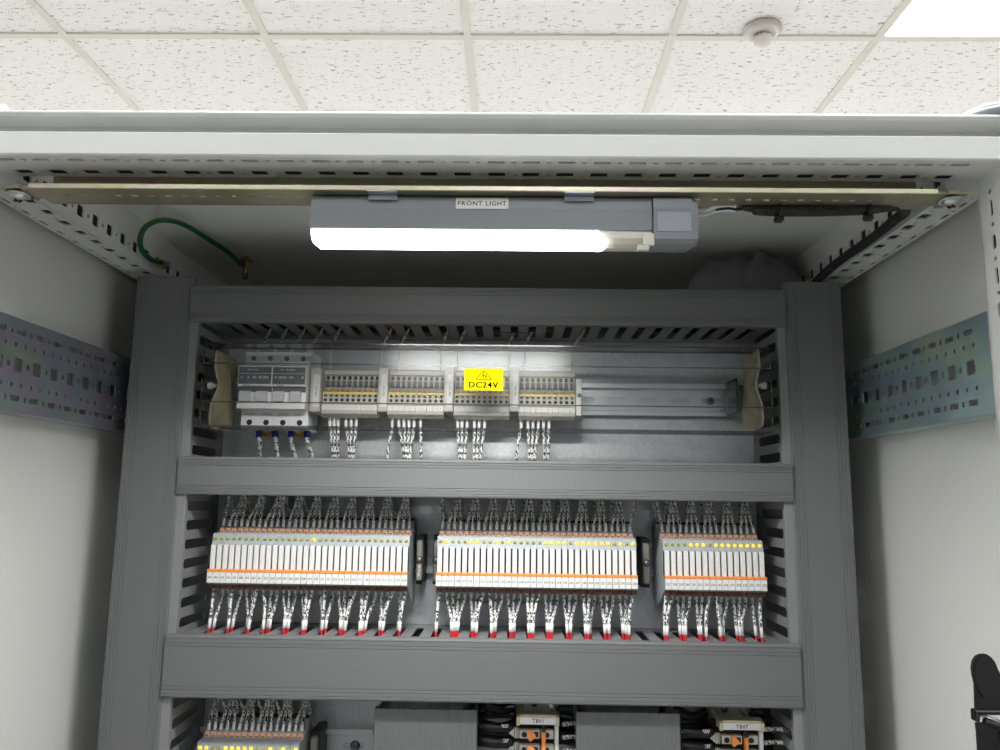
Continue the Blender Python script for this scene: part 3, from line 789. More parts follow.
# ------------------------------------------------------------------ breakers and terminals behind the cover
YM = 780.
mx0, mx1 = xy(237, 395, YM), xy(305, 395, YM); mp = (mx1-mx0)/4
for d_ in range(2):
    a = mx0+mp*2*d_+.15; b_ = mx0+mp*2*(d_+1)-.15
    lab = ['white two pole circuit breaker at the left end of the row behind the clear cover', 'white two pole circuit breaker beside the first terminal group, behind the clear cover'][d_]
    z = lambda py, Y=YM: zy(py, Y, 270)
    t = thing('circuit_breaker', lab, 'circuit breaker', ((a+b_)/2, 846, z(430, 798)), 'two pole circuit breakers')
    MB().prism([(800, z(352, 800)), (YM+18, z(353.5, YM+18)), (YM+18, z(364, YM+18)), (YM, z(366, YM)), (YM, z(386.3, YM)), (YM+4, z(386.6, YM+4)), (YM+4, z(403, YM+4)), (YM, z(403.5, YM)), (YM, z(408.5, YM)), (YM+16, z(409.5, YM+16)),
                (YM+16, z(428.5, YM+16)), (800, z(430, 800)), (838, z(430, 800)), (838, z(352, 800))], 0, a, b_).build('case', 'mcb_white', t)
    pl = MB().box(a+.6, b_-.6, YM-.3, YM+.2, z(384.3), z(367)); random.seed(3+d_)
    for row, hh in ((370, 1.), (377.5, 2.2)):
        xx = a+3
        while xx < b_-3:
            w_ = random.uniform(.6, 1.8)
            if random.random() < .8 and (row > 372 or 6 < xx-a < 22): pl.box(xx, xx+w_, YM-.4, YM-.25, z(row+hh/2), z(row-hh/2+(-.4)), m=1)
            xx += w_+random.uniform(.5, 1.)
    pl.box(a+.6, b_-.6, YM-.36, YM-.3, z(373.8), z(373.3), m=1)
    pl.build('rating_plate', ['print_grey', 'offwhite'], t)
    ws = MB().box(a+.4, b_-.4, YM-.5, YM+.2, z(386.2), z(384.2), .1); ws.box(a+5, a+12, YM-.56, YM-.5, z(385.5), z(384.9), m=1); ws.build('strip', ['white_plastic', 'ink'], t)
    MB().box(a+.4, b_-.4, YM+2.8, YM+4.3, z(391.5), z(386.5)).build('toggle_slot', 'print_grey', t)
    for q in range(2):
        c = a+mp*(q+.5)
        MB().prism([(YM+4, z(401.5, YM)), (YM-1.5, z(401, YM)), (YM-4, z(394.5, YM)), (YM-2, z(391.3, YM)), (YM+4, z(391, YM))], 0, c-mp*.33, c+mp*.25).build('toggle', 'white_plastic', t)
        s_ = MB().cyl((c, YM+18.2, z(358.5, YM+18)), (0, -1, 0), 2.6, .5, 14, m=0); s_.build('screw', 'screw_grey', t)
        MB().cyl((c, YM+16.3, z(422.5, YM+16)), (0, -1, 0), 2.9, .5, 14).build('screw_hole', 'dark_slot', t)
        MB().box(c-mp*.33, c+mp*.33, YM+15.6, YM+16.1, z(415.3, YM+16), z(413.2, YM+16)).build('vent', 'offwhite', t)
random.seed(11)
# busbar side spacer right of the breakers
a = xy(305.5, 395, 800)
single(MB().prism([(800, zy(352, 800)), (800, zy(431, 800)), (838, zy(431, 800)), (838, zy(352, 800))], 0, a+1, a+4.5), 'end_bracket', 'offwhite', 'pale end bracket squeezed between the second breaker and the first marker holder', 'bracket', 'rail end brackets')

YT = 792.
groups = [(324.2, 374.5, 310.2, 320.5), (390.2, 440.9, 378., 387.8), (456.6, 506.4, 444., 453.6), (521.6, 572.6, 509.6, 519.2)]
ordw = ['first', 'second', 'third', 'fourth']
tproto = None
def term_parts(root, w, dz0):
    z = lambda py, Y=YT: zy(py, Y, 450)
    a, b_ = -w/2+.05, w/2-.05
    body = MB().prism([(YT, z(406)), (YT+4, z(404.5, YT+4)), (YT+4, z(396, YT+4)), (YT+7, z(393, YT+7)), (YT+12, z(388, YT+12)), (YT+12, z(377, YT+12)), (YT+9, z(375.5, YT+9)), (YT+9, z(371.5, YT+9)), (YT+14, z(370.5, YT+14)), (838, z(372, 820)),
                       (838, z(416, 820)), (YT+6, z(419, YT+6)), (YT+1, z(416, YT+1)), (YT, z(412))], 0, a, b_)
    body.build('body', 'terminal_grey', root)
    h = MB().cyl((0, YT+3.9, z(401.3, YT+4)), (0, -1, 0), 1.75, .3, 12); h.box(-1.3, 1.3, YT+4, YT+4.6, z(398.3, YT+4), z(395.7, YT+4))
    h.box(-1.5, 1.5, YT+11.6, YT+12.4, z(381, YT+12), z(377.4, YT+12)); h.build('wire_entry', 'dark_slot', root)
    MB().box(-1.7, 1.7, YT+9, YT+12.6, z(388.3, YT+12), z(382.2, YT+12), .4).build('clamp_lever', 'print_grey', root)
    MB().box(a, b_, YT+4.6, YT+6, z(395.3, YT+5), z(393.1, YT+5)).build('jumper', 'yellow', root)
    MB().box(a, b_, YT-.3, YT+.4, z(415.6), z(414.9)).build('rib', 'print_grey', root)
    MB().box(-1.6, 1.6, YT+4.2, YT+7., z(392.6, YT+6), z(390.2, YT+6)).build('test_slot', 'test_brown', root)
def tmark(root, w, num):
    z = lambda py: zy(py, YT, 450)
    k = MB().box(-w/2+.2, w/2-.2, YT-.5, YT+.3, z(411.2), z(406.2), .2)
    k.text(num, 1.3, (0, YT-.6, z(408.6)), (1, 0, 0), (0, 0, 1), 1, sx=.9)
    k.build('marker', ['white_plastic', 'print_grey'], root)
zt0 = zy(399.5, 842, 450)
for gi, (xa, xb, ha, hb) in enumerate(groups):
    slope = (xb-xa)/9
    for k in range(10):
        px = xa+slope*k; X = xy(px, 405, YT); w = xy(px+slope, 405, YT)-X
        dz = z1r-zt0 + (zy(400, YT, px)-zy(400, YT, 450))*0
        dz = (zy(400+ (px-450)*0.012, YT, px)-zy(400, YT, 450))
        lab = f'beige terminal block, {["first","second","third","fourth","fifth","sixth","seventh","eighth","ninth","last"][k]} in the {ordw[gi]} terminal group behind the clear cover'
        if tproto is None:
            t = thing('terminal_block', lab, 'terminal block', (0, 838, zt0), 'beige terminal blocks')
            term_parts(t, w, 0); tproto = (t, list(t.children)); r = t
        else:
            r = tproto[0].copy(); C.objects.link(r); tag(r, lab, 'terminal block', 'beige terminal blocks')
            for ch in tproto[1]:
                c = ch.copy(); C.objects.link(c); c.parent = r
        r.location = (X/1000, .838, (zt0+dz)/1000+CAMH)
        ORG[r.name] = (0, 838, zt0); tmark(r, w, str(k+1))
    yh = YT-3; X0_, X1_ = xy(ha, 390, yh), xy(hb, 390, yh); pm = (ha+hb)/2
    zt_, zb2 = zy(367.5, yh, pm), zy(411.5, yh, pm)
    t = thing('marker_holder', f'pale upright marker holder at the left of the {ordw[gi]} terminal group', 'marker holder', ((X0_+X1_)/2, 838, zb2), 'upright marker holders')
    MB().box(X0_, X1_, yh, 838, zb2, zt_, .6).build('holder', 'terminal_grey', t)
    k = MB().box(X0_+3., X1_-.9, yh-.5, yh+.4, zy(407, yh, pm), zy(374.5, yh, pm), .3)
    k.text('TB(+)%02d' % (gi+1), 2.2, ((X0_+X1_)/2+1., yh-.65, zy(391, yh, pm)), (0, 0, 1), (-1, 0, 0), 1, sx=.9)
    k.build('name_strip', ['white_plastic', 'print_grey'], t)
# end stop
X0_, X1_ = xy(576, 395, YT), xy(581.5, 395, YT)
t = thing('end_bracket', 'beige end bracket with a screw at the right end of the last terminal group', 'bracket', ((X0_+X1_)/2, 838, zy(417, YT, 578)), 'rail end brackets')
MB().box(X0_, X1_, YT-1, 838, zy(416, YT, 578), zy(379, YT, 578), .6).build('body', 'offwhite', t)
MB().dome(((X0_+X1_)/2, YT-1, zy(395.5, YT, 578)), (0, -1, 0), 2.2, 1.3, 12, 3).build('screw', 'screw_grey', t)

# wires below the breakers and terminals
G4 = 'marked wires below the clear cover'
for i, (xa, xb, c) in enumerate(((330, 333, 'wire_red'), (334, 335, 'wire_red'), (338, 338, 'wire_red'), (346, 349.5, 'wire_red'), (351, 351, 'wire_red'), (356, 353.5, 'wire_red'), (392, 387.5, 'wire_black'), (399, 404, 'wire_navy'), (404, 406, 'wire_navy'),
                                (409, 408, 'wire_navy'), (414, 410, 'wire_navy'), (420.5, 421, 'wire_black'), (457.6, 459.5, 'wire_red'), (462, 462, 'wire_red'), (467, 465, 'wire_red'), (474.4, 474, 'wire_red'), (479, 477, 'wire_red'), (484.5, 480.5, 'wire_red'),
                                (521, 516.5, 'wire_navy'), (528, 529.5, 'wire_navy'), (533, 532, 'wire_navy'), (538.4, 535, 'wire_navy'), (543.6, 544.5, 'wire_navy'), (549, 548, 'wire_navy'))):
    p0 = aY(xa, 416, 804); p1 = aY(xa, 427, 804); p2 = aY((xa+xb)/2, 440, 802); p3 = aY(xb, 455, 800); p4 = aY(xb, 463, 801)
    cn = {'wire_red': 'red', 'wire_black': 'black', 'wire_navy': 'navy'}[c]
    gi = 0 if xa < 380 else (1 if xa < 440 else (2 if xa < 500 else 3))
    kk = [q for q in (0, 6, 12, 18) if q <= i][-1]; pos = i-kk
    wire([p0, p1, p2, p3, p4], f'printed wire with a {cn} end, {["leftmost","second","third","fourth","fifth","rightmost"][pos]} under the {ordw[gi]} terminal group', G4, s0=0., s1=.86, plain=.33, rs=1.7, tip=c)
for i, px in enumerate((259, 275, 291, 307)):
    p0 = aY(px, 428, 812); p1 = aY(px, 437, 810); p2 = aY(px+1.5, 446, 806); p3 = aY(px+(2, 6, 10, 14)[i]*.5, 460, 803)
    o = wire([p0, p1, p2, p3], f'white wire with blue collar, {["leftmost","second","third","last"][i]} of four below the breakers', 'blue collared wires under the breakers', s0=.35, s1=.95, plain=.1, rs=2.3, r=2., tip='wire_white')
    MB().cyl(aY(px, 431, 811), (aY(px, 437, 810)-aY(px, 431, 811)), 3.2, 7, 12).build('collar', 'wire_blue', o)
for i, (a_, b2) in enumerate(((262, 272), (294, 304))):
    run([aY(a_-1, 429, 818), aY(a_+1, 434, 817), aY((a_+b2)/2, 436, 817), aY(b2-1, 434, 817), aY(b2+2, 429, 818)], 2.0, 'lug_yellow', f'yellow link wire looped under the {["first","second"][i]} circuit breaker', 'yellow link wires')
# wires from the top duct to the devices
G5 = 'marked wires dropping from the top duct'
for i, (xa, xb, xe, ye) in enumerate(((268, 263, 254, 356), (284, 280, 271, 356), (302, 297, 287.5, 356), (319.5, 313, 304, 356), (337, 333, 330, 372), (388.5, 384, 381, 372), (406, 402, 399, 372), (446, 444, 440, 372), (463, 460, 457, 372), (513, 510, 509, 372), (530.5, 526, 524, 372), (581.5, 576, 571, 372))):
    p = [aY(xe, ye, 806 if ye < 360 else 808), aY((xb+xe)/2, 350, 818), aY(xb, 343, 824), aY(xa, 335, 818), aY(xa+3, 329, 806)]
    dest = f'the {ordw[i]} breaker screw' if i < 4 else f'the terminals, {["first","second","third","fourth","fifth","sixth","seventh","last"][i-4]} from the left'
    wire(p, f'white printed wire dropping from the top duct to {dest}', G5, s0=.3, s1=.8, plain=.45, rs=1.6, tip='wire_white')

# ------------------------------------------------------------------ clear cover
cw0 = xy(203.5, 366, 747.5); cw1 = xy(770.5, 367, 747.5)
pf = [(778, zy(345.5, 750)), (748.3, zy(345.5, 748.3)), (747.5, zy(365.6, 747.5, 480)), (746.2, zy(404.5, 746.2, 480)), (748.5, zy(429, 748.5, 480)), (776, zy(429, 748.5, 480)+.5)]
cov = thing('clear_cover', 'long clear plastic cover over the breakers and terminal groups, with a yellow label', 'cover', ((cw0+cw1)/2, 748, pf[-1][1]))
cvm = MB().prism(pf, 0, cw0, cw1, closed=False, caps=False)
cvm.build('cover_shell', 'clear_cover', cov)
ed = MB()
for i in (1, 2, 3, 4):
    y, z = pf[i]; ed.box(cw0, cw1, y-.3, y+1.2, z-.55 if i < 4 else z-.8, z+.55 if i < 4 else z+1.1)
ed.box(cw0, cw1, pf[0][0]-1, pf[0][0], pf[0][1]-.9, pf[0][1]+.3); ed.box(cw0, cw1, pf[5][0]-1.2, pf[5][0]+.5, pf[5][1]-1.6, pf[5][1]+.8)
for x in (cw0, cw1):
    for i in range(5):
        a, c = pf[i], pf[i+1]
        ed.tube([(x, a[0], a[1]), (x, c[0], c[1])], .55, 5)
ed.build('cover_edge', 'clear_edge', cov)
# DC24V label on the cover
zm0, zm1 = zy(390.2, 745, 483), zy(368.5, 747.2, 483)
def on_face(x, z, out=.35):
    t_ = (z-pf[3][1])/(pf[2][1]-pf[3][1]); return (x, pf[3][0]+(pf[2][0]-pf[3][0])*t_-out, z)
la, lb_ = xy(464, 380, 746), xy(503.2, 380, 746)
up = Vector(on_face(0, zm1))-Vector(on_face(0, zm0))
k = MB().add([on_face(la, zm0), on_face(lb_, zm0), on_face(lb_, zm1), on_face(la, zm1)], [(0, 1, 2, 3)])
lc = (la+lb_)/2; Hh = zm1-zm0
k.text('DC24V', 5.3, on_face(lc, zm0+Hh*.25, .5), (1, 0, 0), up, 1, sx=1.12)
k.text('DC24V', 5.3, on_face(lc+.35, zm0+Hh*.25, .55), (1, 0, 0), up, 1, sx=1.12)
def lp2(x, z, o=.5): return on_face(lc+x, zm0+z, o)
tri = [(-7.6, 10.8), (7.6, 10.8), (.2, 19.2)]
def seg(mb, a, b_, w, m):
    dx, dz_ = b_[0]-a[0], b_[1]-a[1]; l_ = math.hypot(dx, dz_); nx, nz_ = -dz_/l_*w/2, dx/l_*w/2
    mb.add([lp2(a[0]+nx, a[1]+nz_), lp2(a[0]-nx, a[1]-nz_), lp2(b_[0]-nx, b_[1]-nz_), lp2(b_[0]+nx, b_[1]+nz_)], [(0, 1, 2, 3)], m)
for i in range(3): seg(k, tri[i], tri[(i+1) % 3], .55, 1)
for a, b_ in (((.8, 17.2), (-1.2, 14.3)), ((-1.2, 14.3), (.6, 14.9)), ((.6, 14.9), (-.6, 12.2)), ((2.4, 15.4), (1.4, 13.4)), ((1.4, 13.4), (2.6, 13.8)), ((2.6, 13.8), (2., 11.6))): seg(k, a, b_, .6, 1)
k.build('warning_label', ['label_yellow', 'ink'], cov)
# end plates with knurled nuts
for s in (-1, 1):
    px0 = 211 if s < 0 else 762
    X = xy(px0, 405, 753)
    zt_, zb2 = zy(348, 753, px0)-1.5, zy(427.5, 753, px0)
    zm = zy(385, 760, px0)
    side = 'left' if s < 0 else 'right'
    t = thing('cover_end_plate', f'beige notched end plate holding the {side} end of the clear cover', 'end plate', (X, 790, zb2), 'beige cover end plates')
    pr = [(758, zt_), (756, zm+18), (768, zm+4), (768, zm-2), (753, zm-20), (751.5, zb2+8), (754, zb2+2), (762, zb2), (800, zb2), (812, zb2+6), (816, zb2+20), (806, zm), (812, zm+16), (812, zt_)]
    MB().prism(pr, 0, X-1, X+1).build('plate', 'beige', t)
    rb = MB(); xs_ = X-s*1.3
    for a, b_ in (((757, zm+20), (782, zm)), ((768, zm-2), (806, zm+10)), ((782, zm), (757, zm-26)), ((757, zb2+4), (800, zm-14)), ((768, zt_), (806, zm+6))):
        rb.tube([(xs_, a[0], a[1]), (xs_, b_[0], b_[1])], .5, 5)
    rb.build('rib', 'terminal_grey', t)
    nt = MB().cyl((X+s*1, 765, zm), (s, 0, 0), 2., 4.5, 10); nt.cyl((X+s*4, 765, zm), (s, 0, 0), 3.4, 4.5, 12, smooth=False)
    nt.build('nut', 'offwhite', t)
# clear bracket at the right end of the rail
xa_ = xy(734, 395, 825)
single(MB().box(xa_-5, xa_-3, 800, 838, zy(414, 820, 734), zy(381, 820, 734)).box(xa_-5, xa_+7, 826, 828, zy(412, 820, 734), zy(383, 820, 734)).box(xa_+4, xa_+7, 812, 828, zy(408, 820, 734), zy(386, 820, 734)), 'rail_foot', 'clear_edge', 'clear plastic support foot at the right end of the steel rail', 'bracket')

# ------------------------------------------------------------------ earth wire, cables, cloth
ZR = 268.
lug = aX(160, 263, -368); bolt = aZ(246, 262, 262)
ew = thing('earth_wire', 'green earth wire arching from the left side rail to a roof stud', 'wire', tuple(lug))
pts = [(lug.x+2, lug.y, lug.z), aX(150, 259, -362), aX(140.5, 247, -356), aX(142, 232, -350), aX(152, 222.5, -340), aX(166, 220, -328), aY(185, 225, 640+90), aY(210, 240, 780), aY(230, 253.5, 812), (bolt.x-6, bolt.y-3, bolt.z-3)]
MB().tube(smooth_path(pts, 6), 2.7, 10, uv=True).build('insulation', 'earth_green', ew)
d_ = (Vector(pts[0])-Vector(pts[1])).normalized()
c0 = Vector(lug)-d_*3; MB().cyl(c0, d_, 4., 9, 14).build('collar', 'lug_yellow', ew)
lg = MB().cyl(c0+d_*9, d_, 2.6, 6, 12); e_ = c0+d_*15; lg.cyl((e_.x, e_.y, e_.z), 0, 5, 2, 14); lg.cyl((e_.x+2, e_.y, e_.z), 0, 3.4, 4, 6, smooth=False); lg.build('lug', 'chrome', ew)
stt = MB().cyl((bolt.x, bolt.y, ZR), (0, 0, -1), 3., 26, 12); stt.cyl((bolt.x, bolt.y, bolt.z+2), (0, 0, -1), 7, 1.6, 16); stt.cyl((bolt.x, bolt.y, bolt.z), (0, 0, -1), 5.2, 6, 6, smooth=False)
single(stt, 'earth_stud', 'brass', 'brass stud and nut under the roof where the green wire ends', 'stud')
# lamp cable
lc_ = thing('lamp_cable', 'black braided cable tied along the cross bar from the lamp to the right corner', 'cable', (aY(700, 208, 560).x, 560, 210))
wp = [aY(696, 209, 566), aY(706, 209, 564), aY(716, 205.5, 562), aY(728, 204, 561), aY(736, 205, 561)]
for dx in (0, 1.5): MB().tube(smooth_path([q+Vector((0, dx*1.5, -dx*1.9-.5)) for q in wp], 5), 1.9, 8).build('core_wire', 'wire_white', lc_)
MB().tube(smooth_path([q+Vector((0, 1, -3.2)) for q in wp[2:]]+[aY(748, 208.5, 561)], 5), 1.1, 8).build('core_wire', 'wire_navy', lc_)
bpz = [aY(742, 207, 560), aY(752, 209, 560), aY(770, 210.5, 560), aY(800, 211, 560), aY(835, 210.5, 560), aY(866, 209, 560), aY(890, 206, 562), aY(902, 206, 572), aX(905, 212, 306), aX(897, 218, 306), aX(880, 232, 305), aX(862, 245, 305), aX(845, 257, 305), aX(828, 270, 304), aX(815, 283, 303)]
MB().tube(smooth_path(bpz, 5), [2.4]*6+[4.2]*(5*14-5), 10).build('braided_sleeve', 'braid', lc_)
for px, py in ((778, 211), (867, 209.5)):
    q = aY(px, py, 560)
    tt = MB().tube(smooth_path([(q.x, q.y+5.5*math.cos(a), q.z+5.5*math.sin(a)) for a in [i*math.pi/6 for i in range(13)]], 2), 1.1, 6)
    tt.box(q.x-3.2, q.x+3.2, q.y-4, q.y+2, q.z-9, q.z-4.5, 1); tt.box(q.x-1.6, q.x+1.6, q.y-1, q.y+.5, q.z, 216)
    single(tt, 'cable_tie', 'black_plastic', f'black cable tie around the braided cable, {"nearer the lamp" if px < 800 else "nearer the right corner"}', 'cable tie', 'black cable ties')
# loose black cable loop behind the cloth bundle
single(MB().tube(smooth_path([(300, 850, 200), (292, 862, 225), (276, 868, 246), (262, 862, 240), (258, 850, 215)], 6), 6, 10), 'cable', 'wire_black', 'black cable looping behind the right vertical duct top', 'cable')
# cloth bundle
cl = MB(); nu, nv = 56, 18
cx0, cx1 = xy(684, 285, 815), xy(818, 285, 815)
vs = []
for j in range(nv+1):
    for i in range(nu+1):
        u = i/nu; v_ = j/nv
        x = cx0+(cx1-cx0)*u
        prof = max(0., (1-abs(2*(u**.85)-1)**2.4))**.55
        a = v_*math.pi
        w = 1+.05*math.sin(9*u+5*v_)+.06*math.sin(31*u-9*v_)*math.sin(math.pi*u)+.07*math.sin(17*v_+6*math.sin(7*u))
        hgt = (zy(254.5, 815, 745)-196)*prof*w
        vs.append((x, 822-24*math.cos(a)*(.45+.55*prof), 196+hgt*math.sin(a)**.7))
cl.add(vs, [(j*(nu+1)+i, j*(nu+1)+i+1, (j+1)*(nu+1)+i+1, (j+1)*(nu+1)+i) for j in range(nv) for i in range(nu)], 0, True)
t = single(cl, 'cloth_bundle', 'cloth', 'dark grey crumpled cloth bundle resting behind the right end of the top duct', 'cloth')

# ------------------------------------------------------------------ bottom terminals TB01 / TB07
def tb_unit(px0, px1, pyt, pyb, name):
    yh = 778.; pm = (px0+px1)/2
    xa, xb = xy(px0, 720, yh), xy(px1, 720, yh); zt_, zb2 = zy(pyt, yh, pm), zy(pyb, yh, pm)
    t = thing('marker_holder', f'beige holder with a white strip printed {name}', 'marker holder', ((xa+xb)/2, 838, zb2), 'beige name holders')
    h = MB().box(xa, xb, yh+.6, yh+14, zb2+1, zt_, .5); h.box(xa, xb, yh, yh+3, zt_-2.6, zt_, .4); h.box(xa, xa+3.4, yh, yh+3, zb2, zt_, .4); h.box(xb-3.4, xb, yh, yh+3, zb2, zt_, .4); h.box(xa+4, xa+7, yh+14, 838, zb2+2, zb2+6); h.box(xb-7, xb-4, yh+14, 838, zb2+2, zb2+6)
    h.build('holder', 'beige', t)
    k = MB().box(xa+3.5, xb-3.5, yh-.1, yh+.7, zb2+1.2, zt_-2.7)
    k.text(name, 3.2, ((xa+xb)/2, yh-.25, (zb2+zt_)/2-.6), (1, 0, 0), (0, 0, 1), 1, sx=1.0)
    k.build('name_strip', ['white_plastic', 'ink'], t)
    # upright zinc rail and bracket behind
    rt = zy(pyt-13.5, 830, pm)
    rr = thing('din_rail', f'short upright zinc rail with a bracket behind the {name} terminals', 'rail', ((xa+xb)/2, 846, -520), 'upright rails')
    q = MB().box(xa+4, xb-4, 838, 839.4, -520, rt, .3); q.box(xa+2, xb-2, 834, 845, rt-14, rt-12, .3); q.box(xa+2, xb-2, 832.5, 834, rt-13, rt+6, .3); q.build('rail', 'zinc_bright', rr)
    screw(rr, (xa+xb)/2-2, rt-3, 832.5, 3.4)
    st = single(MB().box(xb-4.2, xb-.6, yh+3, yh+8, -520, zb2-.3, .4), 'marker_strip', 'offwhite', f'narrow pale upright strip at the right edge of the {name} terminals', 'marker strip', 'upright marker strips')
    names = ['topmost', 'second']
    z = zb2-3.
    for k_ in range(2):
        zc = z-6.2-13.4*k_
        b = thing('terminal_block', f'grey disconnect terminal block with an orange wedge, {names[k_]} under {name}', 'terminal block', ((xa+xb)/2, 838, zc-6), 'disconnect terminal blocks')
        d = MB().box(xa-2, xb-4.4, yh+12, 838, zc-6.6, zc+6.6, .5); d.build('base', 'black_plastic', b)
        f = MB().box(xa+3, xa+22, yh+5, yh+15, zc-3.7, zc+3.9, .4); f.box(xb-17, xb-5, yh+5, yh+15, zc-3.7, zc+3.9, .4); f.box(xa-1.5, xa+.5, yh+9, yh+15, zc-4.6, zc+4.8, .3); f.box(xa+1, xa+2.3, yh+9, yh+15, zc-4.6, zc+4.8, .3)
        f.prism([(xa-7, zc), (xa-2, zc+4.4), (xa-2, zc-4)], 1, yh+9, yh+15)
        f.build('body', 'terminal_grey', b)
        g = MB().cyl((xa+7.5, yh+4.9, zc), (0, -1, 0), 2.5, .4, 14); g.cyl((xb-11.5, yh+4.9, zc), (0, -1, 0), 2.5, .4, 14); g.box(xa+16, xa+20.5, yh+4.6, yh+5.2, zc-2, zc+2.6); g.build('screw_hole', 'dark_slot', b)
        MB().prism([(xa+11.5, zc+4.6), (xa+11.5, zc-3.5), (xa+13, zc-5), (xa+18.5, zc-1), (xa+17, zc+1.5), (xa+13, zc+4.8)], 1, yh+.5, yh+6).build('wedge', 'orange', b)
    jb = thing('jumper_bar', f'orange upright jumper bar through the {name} terminals', 'jumper bar', (xa+25.5, 800, -520), 'orange jumper bars')
    MB().box(xa+23.8, xa+27.6, yh+3, yh+9, -520, zb2-6.5, .8).build('bar', 'orange', jb)
    MB().box(xa+24, xa+27.4, yh+2, yh+8, zb2-6.2, zb2-2, .6).build('pull_tab', 'relay_dark', jb)
    return xa, xb, zt_, zb2
u1 = tb_unit(516.5, 559.5, 714.5, 726, 'TB01')
u7 = tb_unit(719.5, 764.5, 720.5, 731.5, 'TB07')
for (xa, xb, zt_, zb2), nm in ((u1, 'TB01'), (u7, 'TB07')):
    for k_, (dz_, hh) in enumerate(((-6, 4.6), (-19, 5.4))):
        zc = zb2+dz_
        w_ = MB().tube(smooth_path([(xa-4, 792, zc), (xa-20, 788, zc+1), (xa-34, 790, zc+2), (xa-44, 800, zc-2)], 5), hh, 10)
        o = single(w_, 'sleeved_cable', 'wire_black', f'thick black sleeved wire with white print, {["upper","lower"][k_]} one entering {nm} from the left', 'cable', 'thick black sleeved wires')
        pr_ = MB(); random.seed(k_+5)
        for xx in (xa-34, xa-31, xa-26, xa-23.5, xa-15, xa-13.2, xa-11.4, xa-9.6):
            pr_.add([(xx, 788-hh*.72, zc+2.), (xx+1., 788-hh*.72, zc+2.), (xx+2.4, 788-hh*.35, zc+4.8), (xx+1.4, 788-hh*.35, zc+4.8)], [(0, 1, 2, 3)])
        pr_.build('print', 'offwhite', o)
    random.seed(int(nm[2:])+20)
    for k_ in range(6):
        zc = zb2+12-7.5*k_
        run([(xa-1, 826, zc), (xa-16, 824+random.uniform(-5, 5), zc+random.uniform(-3, 4)), (xa-32, 822, zc+random.uniform(-3, 3)), (xa-46, 828, zc-4)], 4.2, 'wire_black', f'thick black cable in the dark gap left of {nm}, {["topmost","second","third","fourth","fifth","lowest"][k_]} of six', 'black cables beside the bottom terminals')
    for k_ in range(5):
        zc = zb2+10-9*k_
        run([(xb+1, 828, zc), (xb+10, 826+random.uniform(-4, 4), zc+random.uniform(-3, 3)), (xb+22, 830, zc-3)], 4.6, 'wire_black', f'thick black cable in the dark gap right of {nm}, {["topmost","second","third","fourth","lowest"][k_]} of five', 'black cables beside the bottom terminals')
    for k_, (z0_, sg) in enumerate(((2, 1), (-10, 1), (-22, 1))):
        wire([(xb+2, 795, zb2-5+z0_), (xb+14, 793, zb2-3+z0_), (xb+28, 797, zb2-6+z0_), (xb+42, 805, zb2-14+z0_)], f'printed wire leaving {nm} to the right, {["uppermost","middle","lowest"][k_]} of three', 'printed wires right of the bottom terminals', s0=.05, s1=.95, plain=.1, rs=2., tip='wire_dark')

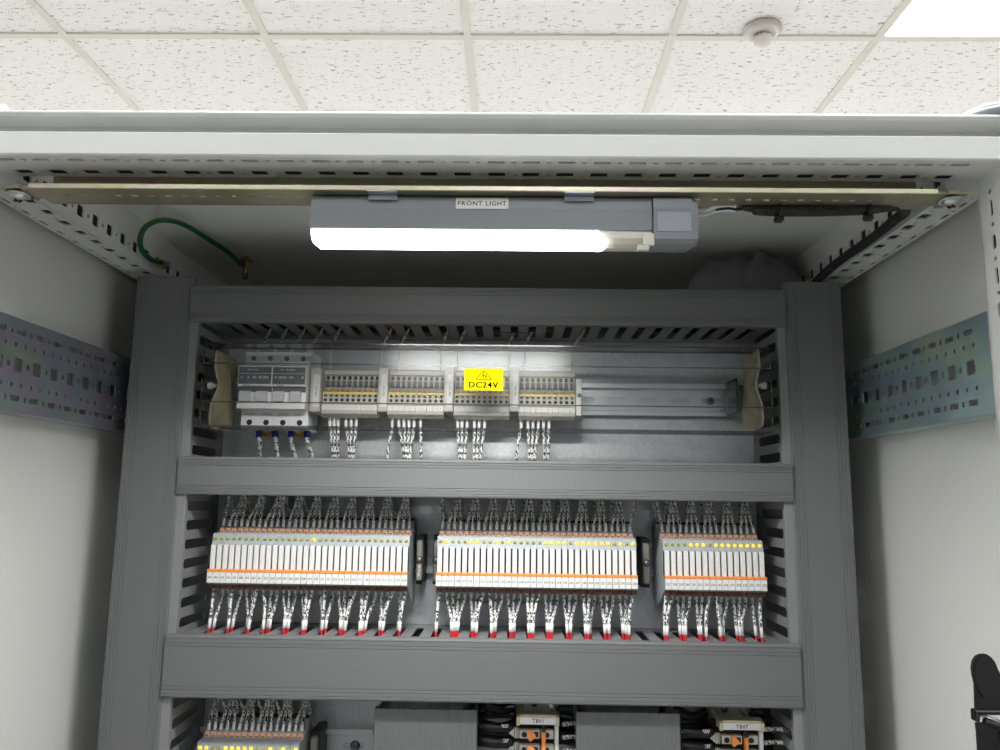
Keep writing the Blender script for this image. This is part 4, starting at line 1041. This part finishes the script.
# ------------------------------------------------------------------ black strap, bottom right foreground
ys_ = 520.
cx = xy(985, 690, ys_); zt_ = zy(655, ys_, 985)
def S(px, py, y=ys_): return aY(px, py, y)
tab = []
for px, py in ((976, 684), (974, 676), (973, 668), (974.3, 661), (977.5, 656.5), (982, 654.5), (986.5, 654.5), (991, 657), (995, 662), (998, 669), (1003, 680), (1006, 712), (977, 710)):
    q = S(px, py); tab.append((q.x, q.z))
sp = thing('strap', 'black rubber tab with a webbing strap at the bottom right corner', 'strap', (cx, ys_, -520))
MB().prism(tab, 1, ys_, ys_+3).build('tab', 'black_rubber', sp)
cap = MB(); q = S(985.5, 676); el = [(q.x+6.8*math.cos(a), q.z+13*math.sin(a)) for a in [i*math.pi/12 for i in range(24)]]
cap.prism([(q.x+(e[0]-q.x)*1.04, q.z+(e[1]-q.z)*1.04) for e in el], 1, ys_-.6, ys_+.2); cap.prism(el, 1, ys_-1.2, ys_-.5); cap.build('pad', 'black_rubber', sp)
bk = MB(); a, b2 = S(973.3, 710), S(1012, 722)
bk.box(a.x, a.x+2.5, ys_-3, ys_+4, b2.z, a.z, .8); bk.box(a.x, b2.x, ys_-3, ys_+4, a.z-2.2, a.z+.4, .8)
p0, p1 = S(982, 716), S(1012, 728)
bk.tube([(p0.x, ys_-2, p0.z-2), (p1.x, ys_-2, p1.z-3)], 2., 8); bk.box(b2.x-2.5, b2.x, ys_-3, ys_+4, p1.z-6, a.z, .8)
bk.build('buckle', 'black_plastic', sp)
p0, p1 = S(981, 717), S(1000, 724)
MB().tube([(p0.x, ys_+1, p0.z+1), (p1.x+6, ys_+1, p1.z-1)], 1.3, 8).build('buckle_pin', 'zinc_bright', sp)
wb = MB(); p0, p1 = S(973.8, 724), S(994.5, 728)
wb.sheet([(ys_-2.5, p0.z+1.5), (ys_-3, p0.z-4), (ys_-2, p0.z-40), (ys_-2, p0.z-230)], 0, p0.x, p1.x, 1.6)
wb.sheet([(ys_+2.5, p0.z-1), (ys_+3, p0.z-6), (ys_+4, p0.z-40), (ys_+4, p0.z-230)], 0, p0.x+6, p1.x+9, 1.6)
wb.build('webbing', 'webbing', sp)

# ------------------------------------------------------------------ camera and render
w = bpy.data.worlds.new('World'); bpy.context.scene.world = w; w.use_nodes = True
w.node_tree.nodes['Background'].inputs[0].default_value = (.05, .05, .05, 1); w.node_tree.nodes['Background'].inputs[1].default_value = .3
cam = bpy.data.cameras.new('camera'); co = bpy.data.objects.new('camera', cam); C.objects.link(co)
cam.sensor_width = 36; cam.lens = 36*F/1000; cam.clip_start = .01
co.matrix_world = Matrix(((BR.x, BU.x, -BF.x, 0), (BR.y, BU.y, -BF.y, 0), (BR.z, BU.z, -BF.z, CAMH), (0, 0, 0, 1)))
sc = bpy.context.scene; sc.camera = co
sc.view_settings.view_transform = 'Standard'; sc.view_settings.look = 'None'; sc.view_settings.gamma = 1
sc.view_settings.use_curve_mapping = False
sc.view_settings.exposure = 0.
